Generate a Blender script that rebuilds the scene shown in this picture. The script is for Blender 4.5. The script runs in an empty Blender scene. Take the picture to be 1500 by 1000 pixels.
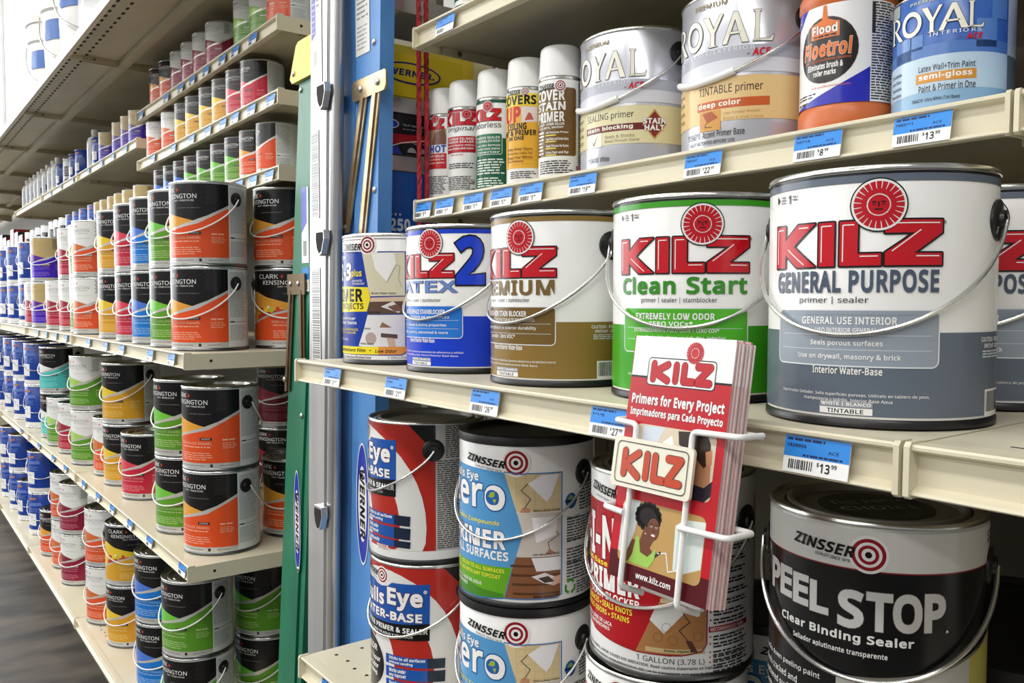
import bpy, bmesh, math, random
from mathutils import Vector, Matrix
from mathutils.geometry import tessellate_polygon
PI = math.pi
random.seed(7)
SC = bpy.context.scene
COL = SC.collection
EYE = 1.19                      # height of the camera above the floor (m)

# ------------------------------------------------------------------ camera, world, lamps
TH = math.atan(940 / 1250.0)
PITCH = math.atan(60 / 1250.0)
cam_d = bpy.data.cameras.new('camera')
cam_d.sensor_width = 36.0
cam_d.lens = 36.0 * 1250 / 1500
cam_d.clip_start = 0.02
cam_d.clip_end = 100
cam = bpy.data.objects.new('camera', cam_d)
COL.objects.link(cam)
fwd = Vector((-math.cos(TH) * math.cos(PITCH), math.sin(TH) * math.cos(PITCH), -math.sin(PITCH)))
cam.rotation_euler = fwd.to_track_quat('-Z', 'Y').to_euler()
cam.location = (0, 0, EYE)
SC.camera = cam

world = bpy.data.worlds.new('store_light')
SC.world = world
world.use_nodes = True
world.node_tree.nodes['Background'].inputs[0].default_value = (0.95, 0.97, 1.0, 1)
world.node_tree.nodes['Background'].inputs[1].default_value = 0.42

SC.view_settings.view_transform = 'Standard'
SC.view_settings.look = 'None'
SC.view_settings.exposure = -0.2
SC.view_settings.gamma = 1.0
SC.view_settings.use_curve_mapping = False


def area(name, loc, sx, sy, power, rot=(0, 0, 0), col=(1, 0.98, 0.95)):
    d = bpy.data.lights.new(name, 'AREA')
    d.shape = 'RECTANGLE'
    d.size = sx
    d.size_y = sy
    d.energy = power
    d.color = col
    o = bpy.data.objects.new(name, d)
    COL.objects.link(o)
    o.location = loc
    o.rotation_euler = rot
    return o


LAMP_Z = 3.4
CEIL_Z = 5.3
LAMPS = [(0.9, -0.95), (-1.7, -0.95), (-4.3, -0.95), (-6.9, -0.95), (-9.5, -0.95),
         (0.9, -3.2), (-1.7, -3.2), (-4.3, -3.2), (-6.9, -3.2),
         (0.9, -6.2), (-1.7, -6.2), (-4.3, -6.2), (-6.9, -6.2), (0.9, -9.4), (-1.7, -9.4), (-4.3, -9.4), (-6.9, -9.4)]  # far rows added as low-angle fill for can faces and shelf undersides
for lx, ly in LAMPS:
    area('fluorescent_light', (lx, ly, LAMP_Z - 0.03), 2.2, 0.30, 40 if ly > -2 else 38 if ly > -5 else 70)

# ------------------------------------------------------------------ materials
def lin(c):
    c = c / 255.0
    return c / 12.92 if c <= 0.04045 else ((c + 0.055) / 1.055) ** 2.4


MATS = {}


def M(name, rgb=None, rough=0.35, metal=0.0, spec=0.5):
    if name in MATS:
        return MATS[name]
    m = bpy.data.materials.new(name)
    m.use_nodes = True
    b = m.node_tree.nodes['Principled BSDF']
    b.inputs['Base Color'].default_value = (lin(rgb[0]), lin(rgb[1]), lin(rgb[2]), 1)
    b.inputs['Roughness'].default_value = rough
    b.inputs['Metallic'].default_value = metal
    b.inputs['Specular IOR Level'].default_value = spec
    MATS[name] = m
    return m


def C(r, g, b, rough=0.22):
    """a printed ink colour"""
    return M('ink_%d_%d_%d' % (r, g, b), (r, g, b), rough, 0.0, 0.4).name


def noise_mat(name, rgb1, rgb2, scale, rough=0.5, stretch=(1, 1, 1), bump=0.0, lo=0.35, hi=0.65, rough2=None, metal=0.0):
    m = M(name, rgb1, rough, metal)
    nt = m.node_tree
    b = nt.nodes['Principled BSDF']
    tc = nt.nodes.new('ShaderNodeTexCoord')
    mp = nt.nodes.new('ShaderNodeMapping')
    mp.inputs['Scale'].default_value = stretch
    nz = nt.nodes.new('ShaderNodeTexNoise')
    nz.inputs['Scale'].default_value = scale
    nz.inputs['Detail'].default_value = 6
    rp = nt.nodes.new('ShaderNodeValToRGB')
    rp.color_ramp.elements[0].position = lo
    rp.color_ramp.elements[1].position = hi
    rp.color_ramp.elements[0].color = (lin(rgb1[0]), lin(rgb1[1]), lin(rgb1[2]), 1)
    rp.color_ramp.elements[1].color = (lin(rgb2[0]), lin(rgb2[1]), lin(rgb2[2]), 1)
    nt.links.new(tc.outputs['Object'], mp.inputs[0])
    nt.links.new(mp.outputs[0], nz.inputs['Vector'])
    nt.links.new(nz.outputs[0], rp.inputs[0])
    nt.links.new(rp.outputs[0], b.inputs['Base Color'])
    if rough2 is not None:
        mr = nt.nodes.new('ShaderNodeMapRange')
        mr.inputs[3].default_value = rough
        mr.inputs[4].default_value = rough2
        nt.links.new(nz.outputs[0], mr.inputs[0])
        nt.links.new(mr.outputs[0], b.inputs['Roughness'])
    if bump:
        bp = nt.nodes.new('ShaderNodeBump')
        bp.inputs['Strength'].default_value = bump
        bp.inputs['Distance'].default_value = 0.002
        nt.links.new(nz.outputs[0], bp.inputs['Height'])
        nt.links.new(bp.outputs[0], b.inputs['Normal'])
    return m


STEEL = M('tinplate', (205, 205, 200), 0.22, 1.0).name
STEELD = M('dark_tinplate', (120, 120, 118), 0.3, 1.0).name
WIRE = M('handle_wire', (215, 215, 212), 0.25, 0.9).name
WWIRE = M('white_handle', (240, 240, 238), 0.35).name
BLKP = M('black_plastic', (24, 24, 25), 0.35).name
WHTP = M('white_plastic', (242, 242, 240), 0.3).name
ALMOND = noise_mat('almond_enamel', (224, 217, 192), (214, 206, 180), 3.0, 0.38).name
ALMOND_D = noise_mat('worn_deck', (222, 215, 192), (188, 180, 156), 14.0, 0.42, (1, 1, 1), 0, 0.45, 0.8).name
UNDER = noise_mat('shelf_underside', (196, 188, 160), (178, 170, 142), 2.5, 0.45, (1, 4, 1)).name  # darker almond: shade below the decks put into the colour
HOLE = M('hole_black', (22, 20, 17), 0.8).name
BACK = M('back_panel', (92, 85, 70), 0.6).name
WHITE = C(240, 240, 238)
BLACK = C(17, 17, 18)
RED = C(190, 22, 32)


# ------------------------------------------------------------------ object helpers
def link(o, parent=None):
    COL.objects.link(o)
    if parent is not None:
        o.parent = parent
    return o


def empty(name, loc=(0, 0, 0), rz=0.0):
    o = bpy.data.objects.new(name, None)
    o.empty_display_size = 0.02
    o.location = loc
    o.rotation_euler = (0, 0, rz)
    COL.objects.link(o)
    return o


def tag(o, label, cat, group=None):
    o['label'] = label
    o['category'] = cat
    if group:
        o['group'] = group
    return o


def struct(o):
    o['kind'] = 'structure'
    return o


def mesh_obj(name, verts, faces, mats, fmat=None, parent=None, smooth=False, loc=(0, 0, 0)):
    me = bpy.data.meshes.new(name)
    me.from_pydata(verts, [], faces)
    for m in mats:
        me.materials.append(MATS[m])
    if fmat:
        me.polygons.foreach_set('material_index', fmat)
    if smooth:
        me.polygons.foreach_set('use_smooth', [True] * len(me.polygons))
    me.update()
    o = bpy.data.objects.new(name, me)
    o.location = loc
    return link(o, parent)


class MB:
    """collects simple solids into one mesh"""

    def __init__(s):
        s.v, s.f, s.m, s.mats, s.sm = [], [], [], [], []

    def mi(s, m):
        if m not in s.mats:
            s.mats.append(m)
        return s.mats.index(m)

    def add(s, vs, fs, m, smooth=False):
        b = len(s.v)
        s.v += [tuple(p) for p in vs]
        k = s.mi(m)
        for f in fs:
            s.f.append([b + i for i in f])
            s.m.append(k)
            s.sm.append(smooth)
        return s

    def box(s, x0, x1, y0, y1, z0, z1, m, top=None, bot=None, shx=0.0):
        """box; shx shears x by shx per metre of z"""
        def X(x, z):
            return x + shx * (z - EYE)
        vs = [(X(x0, z0), y0, z0), (X(x1, z0), y0, z0), (X(x1, z0), y1, z0), (X(x0, z0), y1, z0),
              (X(x0, z1), y0, z1), (X(x1, z1), y0, z1), (X(x1, z1), y1, z1), (X(x0, z1), y1, z1)]
        s.add(vs, [(0, 1, 5, 4), (1, 2, 6, 5), (2, 3, 7, 6), (3, 0, 4, 7)], m)
        s.add(vs, [(4, 5, 6, 7)], top or m)
        s.add(vs, [(3, 2, 1, 0)], bot or m)
        return s

    def prism_x(s, prof, x0, x1, m, fm=None):
        """extrude a closed (y,z) profile along x"""
        n = len(prof)
        vs = [(x0, y, z) for y, z in prof] + [(x1, y, z) for y, z in prof]
        for i in range(n):
            j = (i + 1) % n
            s.add(vs, [(i, j, n + j, n + i)], (fm or {}).get(i, m))
        tri = tessellate_polygon([[Vector((p[0], p[1], 0)) for p in prof]])
        s.add(vs, [tuple(t) for t in tri] + [tuple(n + i for i in reversed(t)) for t in tri], m)
        return s

    def tube(s, pts, r, m, n=8, caps=True):
        pts = [Vector(p) for p in pts]
        k = len(pts)
        rings = []
        t0 = (pts[1] - pts[0]).normalized()
        up = Vector((0, 0, 1)) if abs(t0.z) < 0.9 else Vector((1, 0, 0))
        nrm = t0.cross(up).normalized()
        vs = []
        for i in range(k):
            if i == 0:
                t = (pts[1] - pts[0]).normalized()
            elif i == k - 1:
                t = (pts[-1] - pts[-2]).normalized()
            else:
                t = ((pts[i + 1] - pts[i]).normalized() + (pts[i] - pts[i - 1]).normalized()).normalized()
            nrm = (nrm - t * nrm.dot(t)).normalized()
            bn = t.cross(nrm)
            rr = r[i] if isinstance(r, (list, tuple)) else r
            for a in range(n):
                an = 2 * PI * a / n
                vs.append(pts[i] + (nrm * math.cos(an) + bn * math.sin(an)) * rr)
        fs = []
        for i in range(k - 1):
            for a in range(n):
                b = (a + 1) % n
                fs.append((i * n + a, i * n + b, (i + 1) * n + b, (i + 1) * n + a))
        s.add(vs, fs, m, True)
        if caps:
            s.add(vs, [tuple(reversed(range(n))), tuple(range((k - 1) * n, k * n))], m)
        return s

    def lathe(s, prof, n=96, m=STEEL, ms=None, cap_top=False, cap_bot=False, axis=None):
        """prof: list of (r,z); ms: material per segment"""
        vs = []
        for r, z in prof:
            for a in range(n):
                an = 2 * PI * a / n
                p = (r * math.sin(an), -r * math.cos(an), z)
                vs.append(axis(p) if axis else p)
        for i in range(len(prof) - 1):
            fs = [(i * n + a, i * n + (a + 1) % n, (i + 1) * n + (a + 1) % n, (i + 1) * n + a) for a in range(n)]
            s.add(vs, fs, ms[i] if ms else m, True)
        if cap_top:
            b = (len(prof) - 1) * n
            s.add(vs, [tuple(range(b, b + n))], ms[-1] if ms else m)
        if cap_bot:
            s.add(vs, [tuple(reversed(range(n)))], ms[0] if ms else m)
        return s

    def build(s, name, parent=None, loc=(0, 0, 0)):
        me = bpy.data.meshes.new(name)
        me.from_pydata(s.v, [], s.f)
        for m in s.mats:
            me.materials.append(MATS[m])
        me.polygons.foreach_set('material_index', s.m)
        me.polygons.foreach_set('use_smooth', s.sm)
        bm = bmesh.new()
        bm.from_mesh(me)
        bmesh.ops.remove_doubles(bm, verts=bm.verts, dist=1e-6)
        for e in bm.edges:
            if len(e.link_faces) == 2 and e.calc_face_angle(0) > 0.7:
                e.smooth = False
        bm.to_mesh(me)
        bm.free()
        me.update()
        o = bpy.data.objects.new(name, me)
        o.location = loc
        return link(o, parent)


# ------------------------------------------------------------------ printed artwork (flat or wrapped round a can)
FONT = {}
_F = r"""A172;0,0 75,193 97,193 171,0 146,0 123,59 47,59 24,0;55,81 116,81 95,139 92,147 88,158 85,168 81,151 77,139
B175;26,0 26,192 81,192 112,189 135,181 149,167 154,144 151,129 144,116 133,107 117,102 117,100 139,93 154,79 160,55 156,31 142,14 121,4 93,0;50,110 86,110 107,112 120,118 126,128 129,142 126,155 118,164 103,169 82,171 50,171;50,20 89,20 111,23 124,30 132,42 134,56 132,70 124,81 110,88 87,90 50,90
C170;104,-3 78,0 56,9 38,24 26,44 19,68 16,96 19,123 27,147 40,167 58,182 81,191 109,194 137,192 161,183 152,163 132,170 108,173 81,168 60,153 46,128 42,96 46,64 58,39 79,24 108,19 132,21 154,26 154,5 132,-1
D196;26,0 26,192 85,192 112,189 135,181 154,168 168,149 177,126 180,98 173,55 153,25 122,6 80,0;50,21 76,21 120,29 146,55 154,97 149,130 135,153 112,167 82,171 50,171
E149;26,0 26,192 133,192 133,171 50,171 50,111 128,111 128,90 50,90 50,21 133,21 133,0
F139;26,0 26,192 133,192 133,171 50,171 50,103 128,103 128,81 50,81 50,0
G196;108,-3 81,0 58,9 40,24 27,43 19,68 16,96 19,124 28,148 43,168 62,182 87,191 116,194 146,192 173,183 164,162 141,170 114,173 84,168 61,153 46,128 42,96 43,74 49,55 59,40 72,28 91,21 114,18 135,20 152,23 152,80 109,80 109,101 176,101 176,7 144,0
H199;26,0 26,192 50,192 50,111 149,111 149,192 173,192 173,0 149,0 149,89 50,89 50,0
I91;11,0 11,14 33,19 33,172 11,178 11,192 80,192 80,178 57,172 57,19 80,14 80,0
J73;-1,-51 -12,-50 -21,-48 -21,-27 -12,-29 -2,-30 11,-27 21,-18 25,1 25,192 49,192 49,3 45,-21 35,-38 19,-48
K166;26,0 26,192 50,192 50,97 67,116 83,134 135,192 163,192 87,108 166,0 138,0 70,92 50,74 50,0
L141;26,0 26,192 50,192 50,21 134,21 134,0
M244;26,0 26,192 62,192 121,35 122,35 182,192 218,192 218,0 194,0 194,118 194,146 196,168 194,168 131,0 111,0 48,168 46,168 48,146 48,116 48,0
N204;26,0 26,192 54,192 156,33 157,33 157,46 156,65 156,84 156,192 178,192 178,0 150,0 47,159 46,159 48,136 48,107 48,0
O210;105,-3 78,0 55,10 38,25 26,44 19,69 16,96 19,124 26,148 38,168 55,182 78,192 105,195 132,192 154,183 171,168 183,148 191,124 193,96 191,68 183,44 171,24 154,10 132,0;105,18 133,23 153,39 164,64 168,96 164,129 153,153 133,168 105,174 77,168 57,153 46,129 42,96 46,64 57,39 77,23
P163;26,0 26,192 77,192 109,188 132,177 145,159 149,135 147,120 142,106 132,93 118,83 98,77 72,75 50,75 50,0;50,95 70,95 93,98 110,104 120,116 124,134 121,151 112,162 97,169 75,171 50,171
Q210;149,-46 112,-2 108,-3 105,-3 78,0 55,10 38,25 26,44 19,69 16,96 19,124 26,148 38,168 55,182 78,192 105,195 132,192 154,183 171,168 183,148 191,124 193,96 190,64 179,36 162,15 138,2 183,-46;105,18 133,23 153,39 164,64 168,96 164,129 153,153 133,168 105,174 77,168 57,153 46,129 42,96 46,64 57,39 77,23
R167;26,0 26,192 79,192 110,188 132,178 145,161 149,137 143,112 129,96 110,86 163,0 135,0 88,79 50,79 50,0;50,100 79,100 99,102 113,109 121,120 124,136 121,152 113,163 98,169 78,171 50,171
S147;66,-3 37,0 14,6 14,30 38,22 67,18 86,20 100,27 108,36 111,49 107,65 93,77 66,89 44,99 29,110 19,126 16,146 18,160 24,172 33,181 46,189 77,194 106,192 130,184 123,163 101,170 77,173 61,171 50,166 43,157 41,145 45,129 58,118 82,107 111,93 129,76 135,51 130,29 116,12 95,1
T149;63,0 63,171 3,171 3,192 146,192 146,171 87,171 87,0
U196;97,-3 66,2 43,17 29,39 24,68 24,192 48,192 48,67 51,47 61,31 77,21 99,18 121,22 136,32 145,48 148,68 148,192 172,192 172,68 170,49 164,32 154,18 139,7 121,0
V161;69,0 0,192 25,192 69,69 76,47 81,27 85,47 93,69 136,192 161,192 93,0
W250;54,0 3,192 28,192 58,75 64,51 67,29 71,52 78,76 111,192 136,192 172,75 178,51 182,29 186,51 192,75 221,192 246,192 195,0 171,0 134,126 129,141 126,155 124,164 121,149 115,125 78,0
X157;1,0 65,100 5,192 32,192 79,117 126,192 152,192 92,100 156,0 129,0 78,83 27,0
Y152;64,0 64,73 0,192 26,192 76,98 126,192 152,192 88,74 88,0
Z154;10,0 10,18 111,170 13,170 13,192 140,192 140,174 39,21 143,21 143,0
a151;58,-3 40,0 25,8 16,21 12,40 17,59 29,73 51,82 81,86 106,87 106,95 104,111 98,120 89,126 76,127 55,124 35,116 28,134 51,143 77,146 100,144 116,135 126,120 129,98 129,0 112,0 107,20 106,20 86,3;63,16 80,19 93,26 103,39 106,57 106,70 84,70 62,67 47,61 39,52 37,40 39,29 44,22
b165;91,-3 76,-1 63,3 46,18 45,18 40,0 23,0 23,204 46,204 46,154 46,137 45,125 46,125 63,140 76,145 91,146 115,142 134,128 146,104 150,72 146,39 134,16 115,2;88,17 104,20 116,31 124,49 126,72 122,103 109,121 87,127 68,124 55,114 49,97 46,73 46,72 49,48 55,31 68,20
c129;81,-3 63,-1 47,5 33,15 23,29 17,48 15,71 17,95 24,114 34,129 48,139 64,145 82,147 103,144 120,139 113,119 98,124 82,126 58,120 44,102 39,71 42,48 50,32 62,21 80,18 101,20 118,26 118,5 102,-1
d165;74,-3 50,2 31,16 19,39 15,72 19,104 31,128 50,142 74,147 89,145 101,140 119,125 120,125 119,136 119,147 119,204 142,204 142,0 123,0 120,19 119,19 102,4 89,-1;78,17 97,20 110,29 117,45 119,67 119,71 117,95 110,113 98,123 77,127 61,123 49,112 42,94 39,71 42,48 49,31 61,20
e152;84,-3 65,-1 48,6 34,16 24,30 17,49 15,71 17,93 23,111 32,126 45,138 61,144 78,147 96,145 110,139 122,129 131,116 136,100 138,82 138,67 39,67 43,46 52,30 66,21 85,17 109,20 131,27 131,7 110,0;40,86 113,86 111,103 105,116 94,124 78,127 63,125 51,116 44,103
f92;29,0 29,126 4,126 4,137 29,145 29,153 32,177 42,193 56,202 76,206 92,204 104,201 98,182 88,185 76,186 66,184 59,178 54,168 53,153 53,144 89,144 89,126 53,126 53,0
g165;78,-64 49,-62 26,-55 26,-34 50,-42 79,-45 96,-42 108,-34 116,-21 119,-4 119,1 119,11 120,19 119,19 100,3 74,-3 49,2 30,17 19,40 15,72 19,103 30,126 49,142 74,147 100,141 119,125 120,125 124,144 142,144 142,-2 138,-29 127,-49 107,-61;78,17 96,20 109,28 117,44 119,66 119,72 117,97 109,114 96,124 77,127 61,123 49,112 42,95 39,71 42,48 49,31 61,20
h166;23,0 23,204 46,204 46,144 45,124 47,124 55,134 66,141 92,146 115,143 131,134 141,118 144,94 144,0 121,0 121,92 113,118 89,127 68,123 55,113 49,97 46,74 46,0
i69;35,168 25,172 21,183 25,194 35,198 44,194 49,183 44,172;23,0 23,144 46,144 46,0
j69;35,168 25,172 21,183 25,194 35,198 44,194 49,183 44,172;6,-64 -6,-64 -15,-61 -15,-42 -6,-44 3,-45 17,-40 21,-33 23,-22 23,144 46,144 46,-21 44,-39 37,-53 24,-62
k143;23,0 23,204 46,204 46,98 46,86 45,74 46,74 51,80 58,89 63,95 109,144 137,144 79,82 141,0 113,0 63,67 46,53 46,0
l69;23,0 23,204 46,204 46,0
m251;23,0 23,144 42,144 45,124 47,124 55,134 65,141 89,147 117,141 133,122 135,122 143,133 154,141 181,147 202,144 217,134 226,118 229,94 229,0 206,0 206,93 199,118 177,127 159,124 147,115 140,100 138,80 138,0 114,0 114,93 107,118 85,127 66,123 55,113 49,97 46,75 46,0
n166;23,0 23,144 42,144 45,124 47,124 55,134 66,141 92,147 115,144 131,134 141,118 144,94 144,0 121,0 121,92 113,118 89,127 68,123 56,113 49,97 46,75 46,0
o163;81,-3 63,-1 47,6 34,17 23,32 17,50 15,72 19,104 33,127 54,142 82,147 100,144 116,138 129,127 140,113 146,94 148,72 143,41 130,17 109,2;81,17 100,21 113,32 121,49 124,72 121,95 113,112 100,123 81,127 62,123 49,112 42,95 39,72 42,49 49,32 62,21
p165;23,-64 23,144 42,144 45,124 46,124 63,140 76,145 91,147 115,142 134,128 146,105 150,72 146,40 134,16 115,2 91,-3 76,-1 64,4 46,18 45,18 46,7 46,-5 46,-64;88,17 100,19 109,24 122,44 126,73 124,95 116,112 104,123 87,127 68,124 56,114 49,99 46,77 46,72 49,49 55,31 68,21
q165;119,-64 119,-3 119,8 120,19 118,19 101,4 89,-1 73,-3 50,2 31,16 19,39 15,72 19,104 31,128 50,142 74,147 90,145 102,140 119,124 120,124 124,144 142,144 142,-64;78,17 97,20 109,29 116,45 119,67 119,71 117,96 110,113 97,124 77,127 61,123 49,112 42,94 39,71 42,48 49,31 61,21
r111;23,0 23,144 42,144 45,118 46,118 64,138 76,145 90,147 99,146 107,145 104,123 96,125 88,125 68,119 52,102 46,77 46,0
s129;59,-3 33,0 14,6 14,28 35,20 60,16 75,18 86,22 92,29 94,38 91,47 80,56 58,66 34,76 19,89 14,109 17,125 29,137 46,144 68,147 92,144 114,137 106,118 87,125 66,127 44,123 38,117 36,110 40,100 51,92 73,82 97,72 111,59 117,40 113,21 101,8 83,0
t97;67,-3 46,1 31,15 26,26 25,42 25,126 4,126 4,137 25,146 34,177 48,177 48,144 90,144 90,126 48,126 48,42 50,31 55,23 71,17 82,18 91,20 91,2 80,-1
u166;74,-3 51,0 34,10 25,26 21,50 21,144 45,144 45,51 53,26 77,17 97,20 110,30 117,47 120,69 120,144 143,144 143,0 124,0 120,19 119,19 111,9 100,3
v136;55,0 0,144 25,144 56,59 60,46 65,32 67,21 69,21 72,32 76,46 81,59 111,144 136,144 82,0
w211;42,0 3,144 27,144 47,67 53,44 57,24 58,24 60,36 64,50 67,63 93,144 119,144 143,63 149,43 153,25 154,25 158,43 164,67 184,144 208,144 168,0 140,0 116,81 110,103 106,120 105,120 101,103 95,81 69,0
x142;5,0 57,74 7,144 34,144 71,90 108,144 135,144 85,74 137,0 110,0 71,57 31,0
y137;23,-64 11,-64 3,-62 3,-44 10,-45 19,-45 30,-43 39,-38 51,-20 58,-1 0,144 26,144 57,62 64,42 69,23 70,23 75,40 82,62 111,144 137,144 75,-20 66,-38 55,-52 41,-61
z126;10,0 10,16 88,126 15,126 15,144 114,144 114,126 38,18 116,18 116,0
0154;77,-3 48,4 29,24 17,55 13,96 15,125 19,149 28,169 40,183 56,192 77,195 105,188 125,169 137,138 140,96 139,67 134,43 126,24 114,9 97,0;77,17 95,22 107,37 114,61 117,96 114,130 107,155 95,170 77,175 58,170 46,155 39,130 37,96 39,62 46,37 58,22
1154;72,0 72,134 73,153 73,167 66,160 57,152 36,136 24,152 76,192 95,192 95,0
2154;13,0 13,20 63,70 88,96 103,118 108,142 105,156 98,166 88,172 74,174 49,170 28,156 15,172 41,188 74,194 98,191 116,181 128,165 132,143 126,115 109,89 83,62 43,23 43,21 140,21 140,0
3154;65,-3 37,0 12,8 12,30 38,21 65,17 87,20 102,27 111,39 114,55 110,71 100,81 83,87 60,89 41,89 41,109 60,109 81,112 96,119 105,131 108,145 106,158 99,167 88,173 73,175 47,170 25,158 13,175 39,189 73,194 99,191 118,181 129,166 132,147 130,130 122,116 109,107 93,101 93,100 113,95 127,85 136,72 138,55 136,39 131,25 121,13 107,5 88,-1
4154;98,0 98,44 6,44 6,64 96,193 120,193 120,65 148,65 148,44 120,44 120,0;29,65 98,65 98,125 98,149 99,168 98,168 92,157 86,147
5154;67,-3 39,0 17,8 17,30 40,21 67,17 86,20 101,28 111,40 114,59 111,75 103,88 88,95 66,98 49,96 33,94 21,101 29,192 125,192 125,170 49,170 44,115 57,117 74,118 100,114 121,103 134,85 138,61 134,35 119,14 97,2
6154;80,-3 63,0 47,6 34,18 24,34 17,56 15,82 18,123 32,159 43,174 58,185 78,192 103,194 115,194 126,192 126,172 115,174 103,175 86,174 72,169 53,152 42,127 38,98 40,98 57,113 70,118 85,120 108,116 126,105 137,87 141,62 137,35 125,15 105,2;80,17 95,20 107,28 115,42 118,62 115,78 108,91 97,99 81,102 59,96 44,83 39,66 43,43 57,25 67,19
7154;37,0 115,170 12,170 12,192 140,192 140,174 63,0
8154;77,-3 50,1 30,11 17,27 13,49 19,72 33,88 53,100 29,120 22,133 19,149 21,162 27,174 47,189 77,194 100,192 118,183 130,168 134,149 129,128 116,113 98,102 119,89 134,72 140,50 136,28 123,11 103,1;78,111 101,125 108,135 111,148 108,160 101,168 90,174 76,175 63,174 52,168 45,160 42,148 47,131 60,120;77,16 94,18 107,25 115,36 117,49 114,62 106,73 77,89 73,91 46,73 39,62 36,49 39,36 46,25 59,18
9154;52,-3 39,-2 27,0 27,20 51,17 68,18 82,23 102,40 112,64 116,94 114,94 97,78 84,73 69,72 46,76 29,87 17,105 13,130 15,148 21,164 30,177 42,187 57,193 75,194 92,192 108,185 121,174 131,157 138,136 140,110 136,69 123,33 111,18 96,7 76,0;74,90 96,96 111,109 116,125 111,148 98,167 87,173 75,175 60,172 47,164 39,150 37,130 39,113 46,101 57,93
.72;36,-4 24,1 19,15 24,28 36,33 48,28 53,15 48,1
,72;11,-35 19,-1 24,31 50,31 52,28 42,-3 28,-35
:72;36,111 24,116 19,129 24,144 36,148 48,144 53,129 48,116;36,-4 24,1 19,15 24,28 36,33 48,28 53,15 48,1
;72;35,111 24,116 19,129 24,144 35,148 47,144 52,129 47,116;8,-35 14,-13 18,10 22,31 47,31 49,28 39,-3 26,-35
&197;75,-3 50,1 31,11 18,28 14,50 17,69 25,83 56,106 40,127 34,139 32,153 36,171 46,184 61,192 82,195 101,192 116,184 125,171 128,153 125,138 117,125 90,103 142,53 153,72 160,96 184,96 174,64 157,38 196,0 164,0 141,23 113,4 95,-1;75,117 98,134 103,143 105,153 103,162 98,169 91,174 81,175 62,170 57,162 55,153 60,135;75,18 105,24 126,37 70,92 47,74 41,64 39,51 41,37 49,27 61,20
+154;67,30 67,85 13,85 13,104 67,104 67,160 86,160 86,104 140,104 140,85 86,85 86,30
-87;11,62 11,82 76,82 76,62
*148;52,83 28,96 60,138 11,142 15,167 66,153 60,204 87,204 81,153 133,167 136,142 87,138 119,96 96,83 73,130
/100;3,0 74,192 97,192 26,0
|116;48,-47 48,222 68,222 68,-47
$154;68,-16 68,13 39,16 17,22 17,45 40,37 68,34 68,88 45,96 29,106 20,119 17,136 20,154 30,168 47,176 68,180 68,204 85,204 85,181 111,177 132,171 125,151 106,157 85,160 85,106 115,95 133,81 139,59 135,42 125,29 108,19 85,14 85,-16;68,112 68,160 47,153 41,146 40,138 41,129 46,122;85,35 108,43 114,49 116,57 114,66 109,73 85,82
!72;28,54 22,192 51,192 44,54;36,-4 24,1 19,15 24,28 36,33 48,28 53,15 48,1
'60;23,122 17,192 43,192 38,122
(81;50,-42 33,-17 20,11 13,42 11,74 13,106 20,137 33,166 50,192 73,192 56,165 44,136 37,105 35,74 37,43 44,13 56,-16 72,-42
)81;8,-42 25,-16 36,13 44,43 46,74 44,105 36,136 25,165 8,192 30,192 48,166 60,137 67,106 70,74 67,42 60,11 48,-17 30,-42
#174;30,0 41,56 7,56 7,74 44,74 53,117 17,117 17,135 56,135 67,192 86,192 75,135 114,135 125,192 143,192 132,135 167,135 167,117 129,117 121,74 157,74 157,56 117,56 106,0 87,0 98,56 60,56 49,0;63,74 102,74 110,117 71,117
@B161;26,0 26,192 136,192 136,0;39,14 122,14 122,178 39,178
@R161;26,0 26,192 136,192 136,0;39,14 122,14 122,178 39,178"""
for _l in _F.split('\n'):
    _c, _r = (('\u2022' if _l[1] == 'B' else '\u00ae'), _l[2:]) if _l[0] == '@' else (_l[0], _l[1:])
    _p = _r.split(';')
    FONT[_c] = (int(_p[0]) / 400.0, [[tuple(int(q) / 400.0 for q in t.split(',')) for t in s.split(' ')] for s in _p[1:]])
FONT[' '] = (0.175, [])
_oc = [(math.cos(-k * PI / 6), math.sin(-k * PI / 6)) for k in range(12)]
FONT['\u2022'] = (0.26, [[(0.13 + 0.1 * p[0], 0.18 + 0.1 * p[1]) for p in _oc]])
FONT['\u00ae'] = (0.5, [[(0.25 + 0.25 * p[0], 0.25 + 0.25 * p[1]) for p in _oc], [(0.25 + 0.19 * p[0], 0.25 + 0.19 * p[1]) for p in reversed(_oc)],
                       [(0.18, 0.12), (0.18, 0.38), (0.30, 0.38), (0.33, 0.30), (0.28, 0.24), (0.34, 0.12), (0.28, 0.12), (0.23, 0.22), (0.23, 0.12)]])
TXT = {}
GLY = {}


def fatten(P, d):
    """move a closed outline along its outward normals"""
    # merge points much closer together than the shift, so that no edge turns over
    Q = list(P)
    while len(Q) > 4:
        e, i = min((math.hypot(Q[i][0] - Q[i - 1][0], Q[i][1] - Q[i - 1][1]), i) for i in range(len(Q)))
        if e > 0.55 * d:
            break
        Q[i - 1] = ((Q[i][0] + Q[i - 1][0]) / 2, (Q[i][1] + Q[i - 1][1]) / 2)
        Q.pop(i)
    P = Q
    n = len(P)
    out = []
    for i in range(n):
        a, b, c = P[i - 1], P[i], P[(i + 1) % n]
        d1 = (b[0] - a[0], b[1] - a[1])
        d2 = (c[0] - b[0], c[1] - b[1])
        l1, l2 = math.hypot(*d1) or 1e-9, math.hypot(*d2) or 1e-9
        n1, n2 = (-d1[1] / l1, d1[0] / l1), (-d2[1] / l2, d2[0] / l2)
        mx, my = n1[0] + n2[0], n1[1] + n2[1]
        k = max(0.6, 1 + n1[0] * n2[0] + n1[1] * n2[1])
        out.append((b[0] + d * mx / k, b[1] + d * my / k))
    return out


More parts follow.
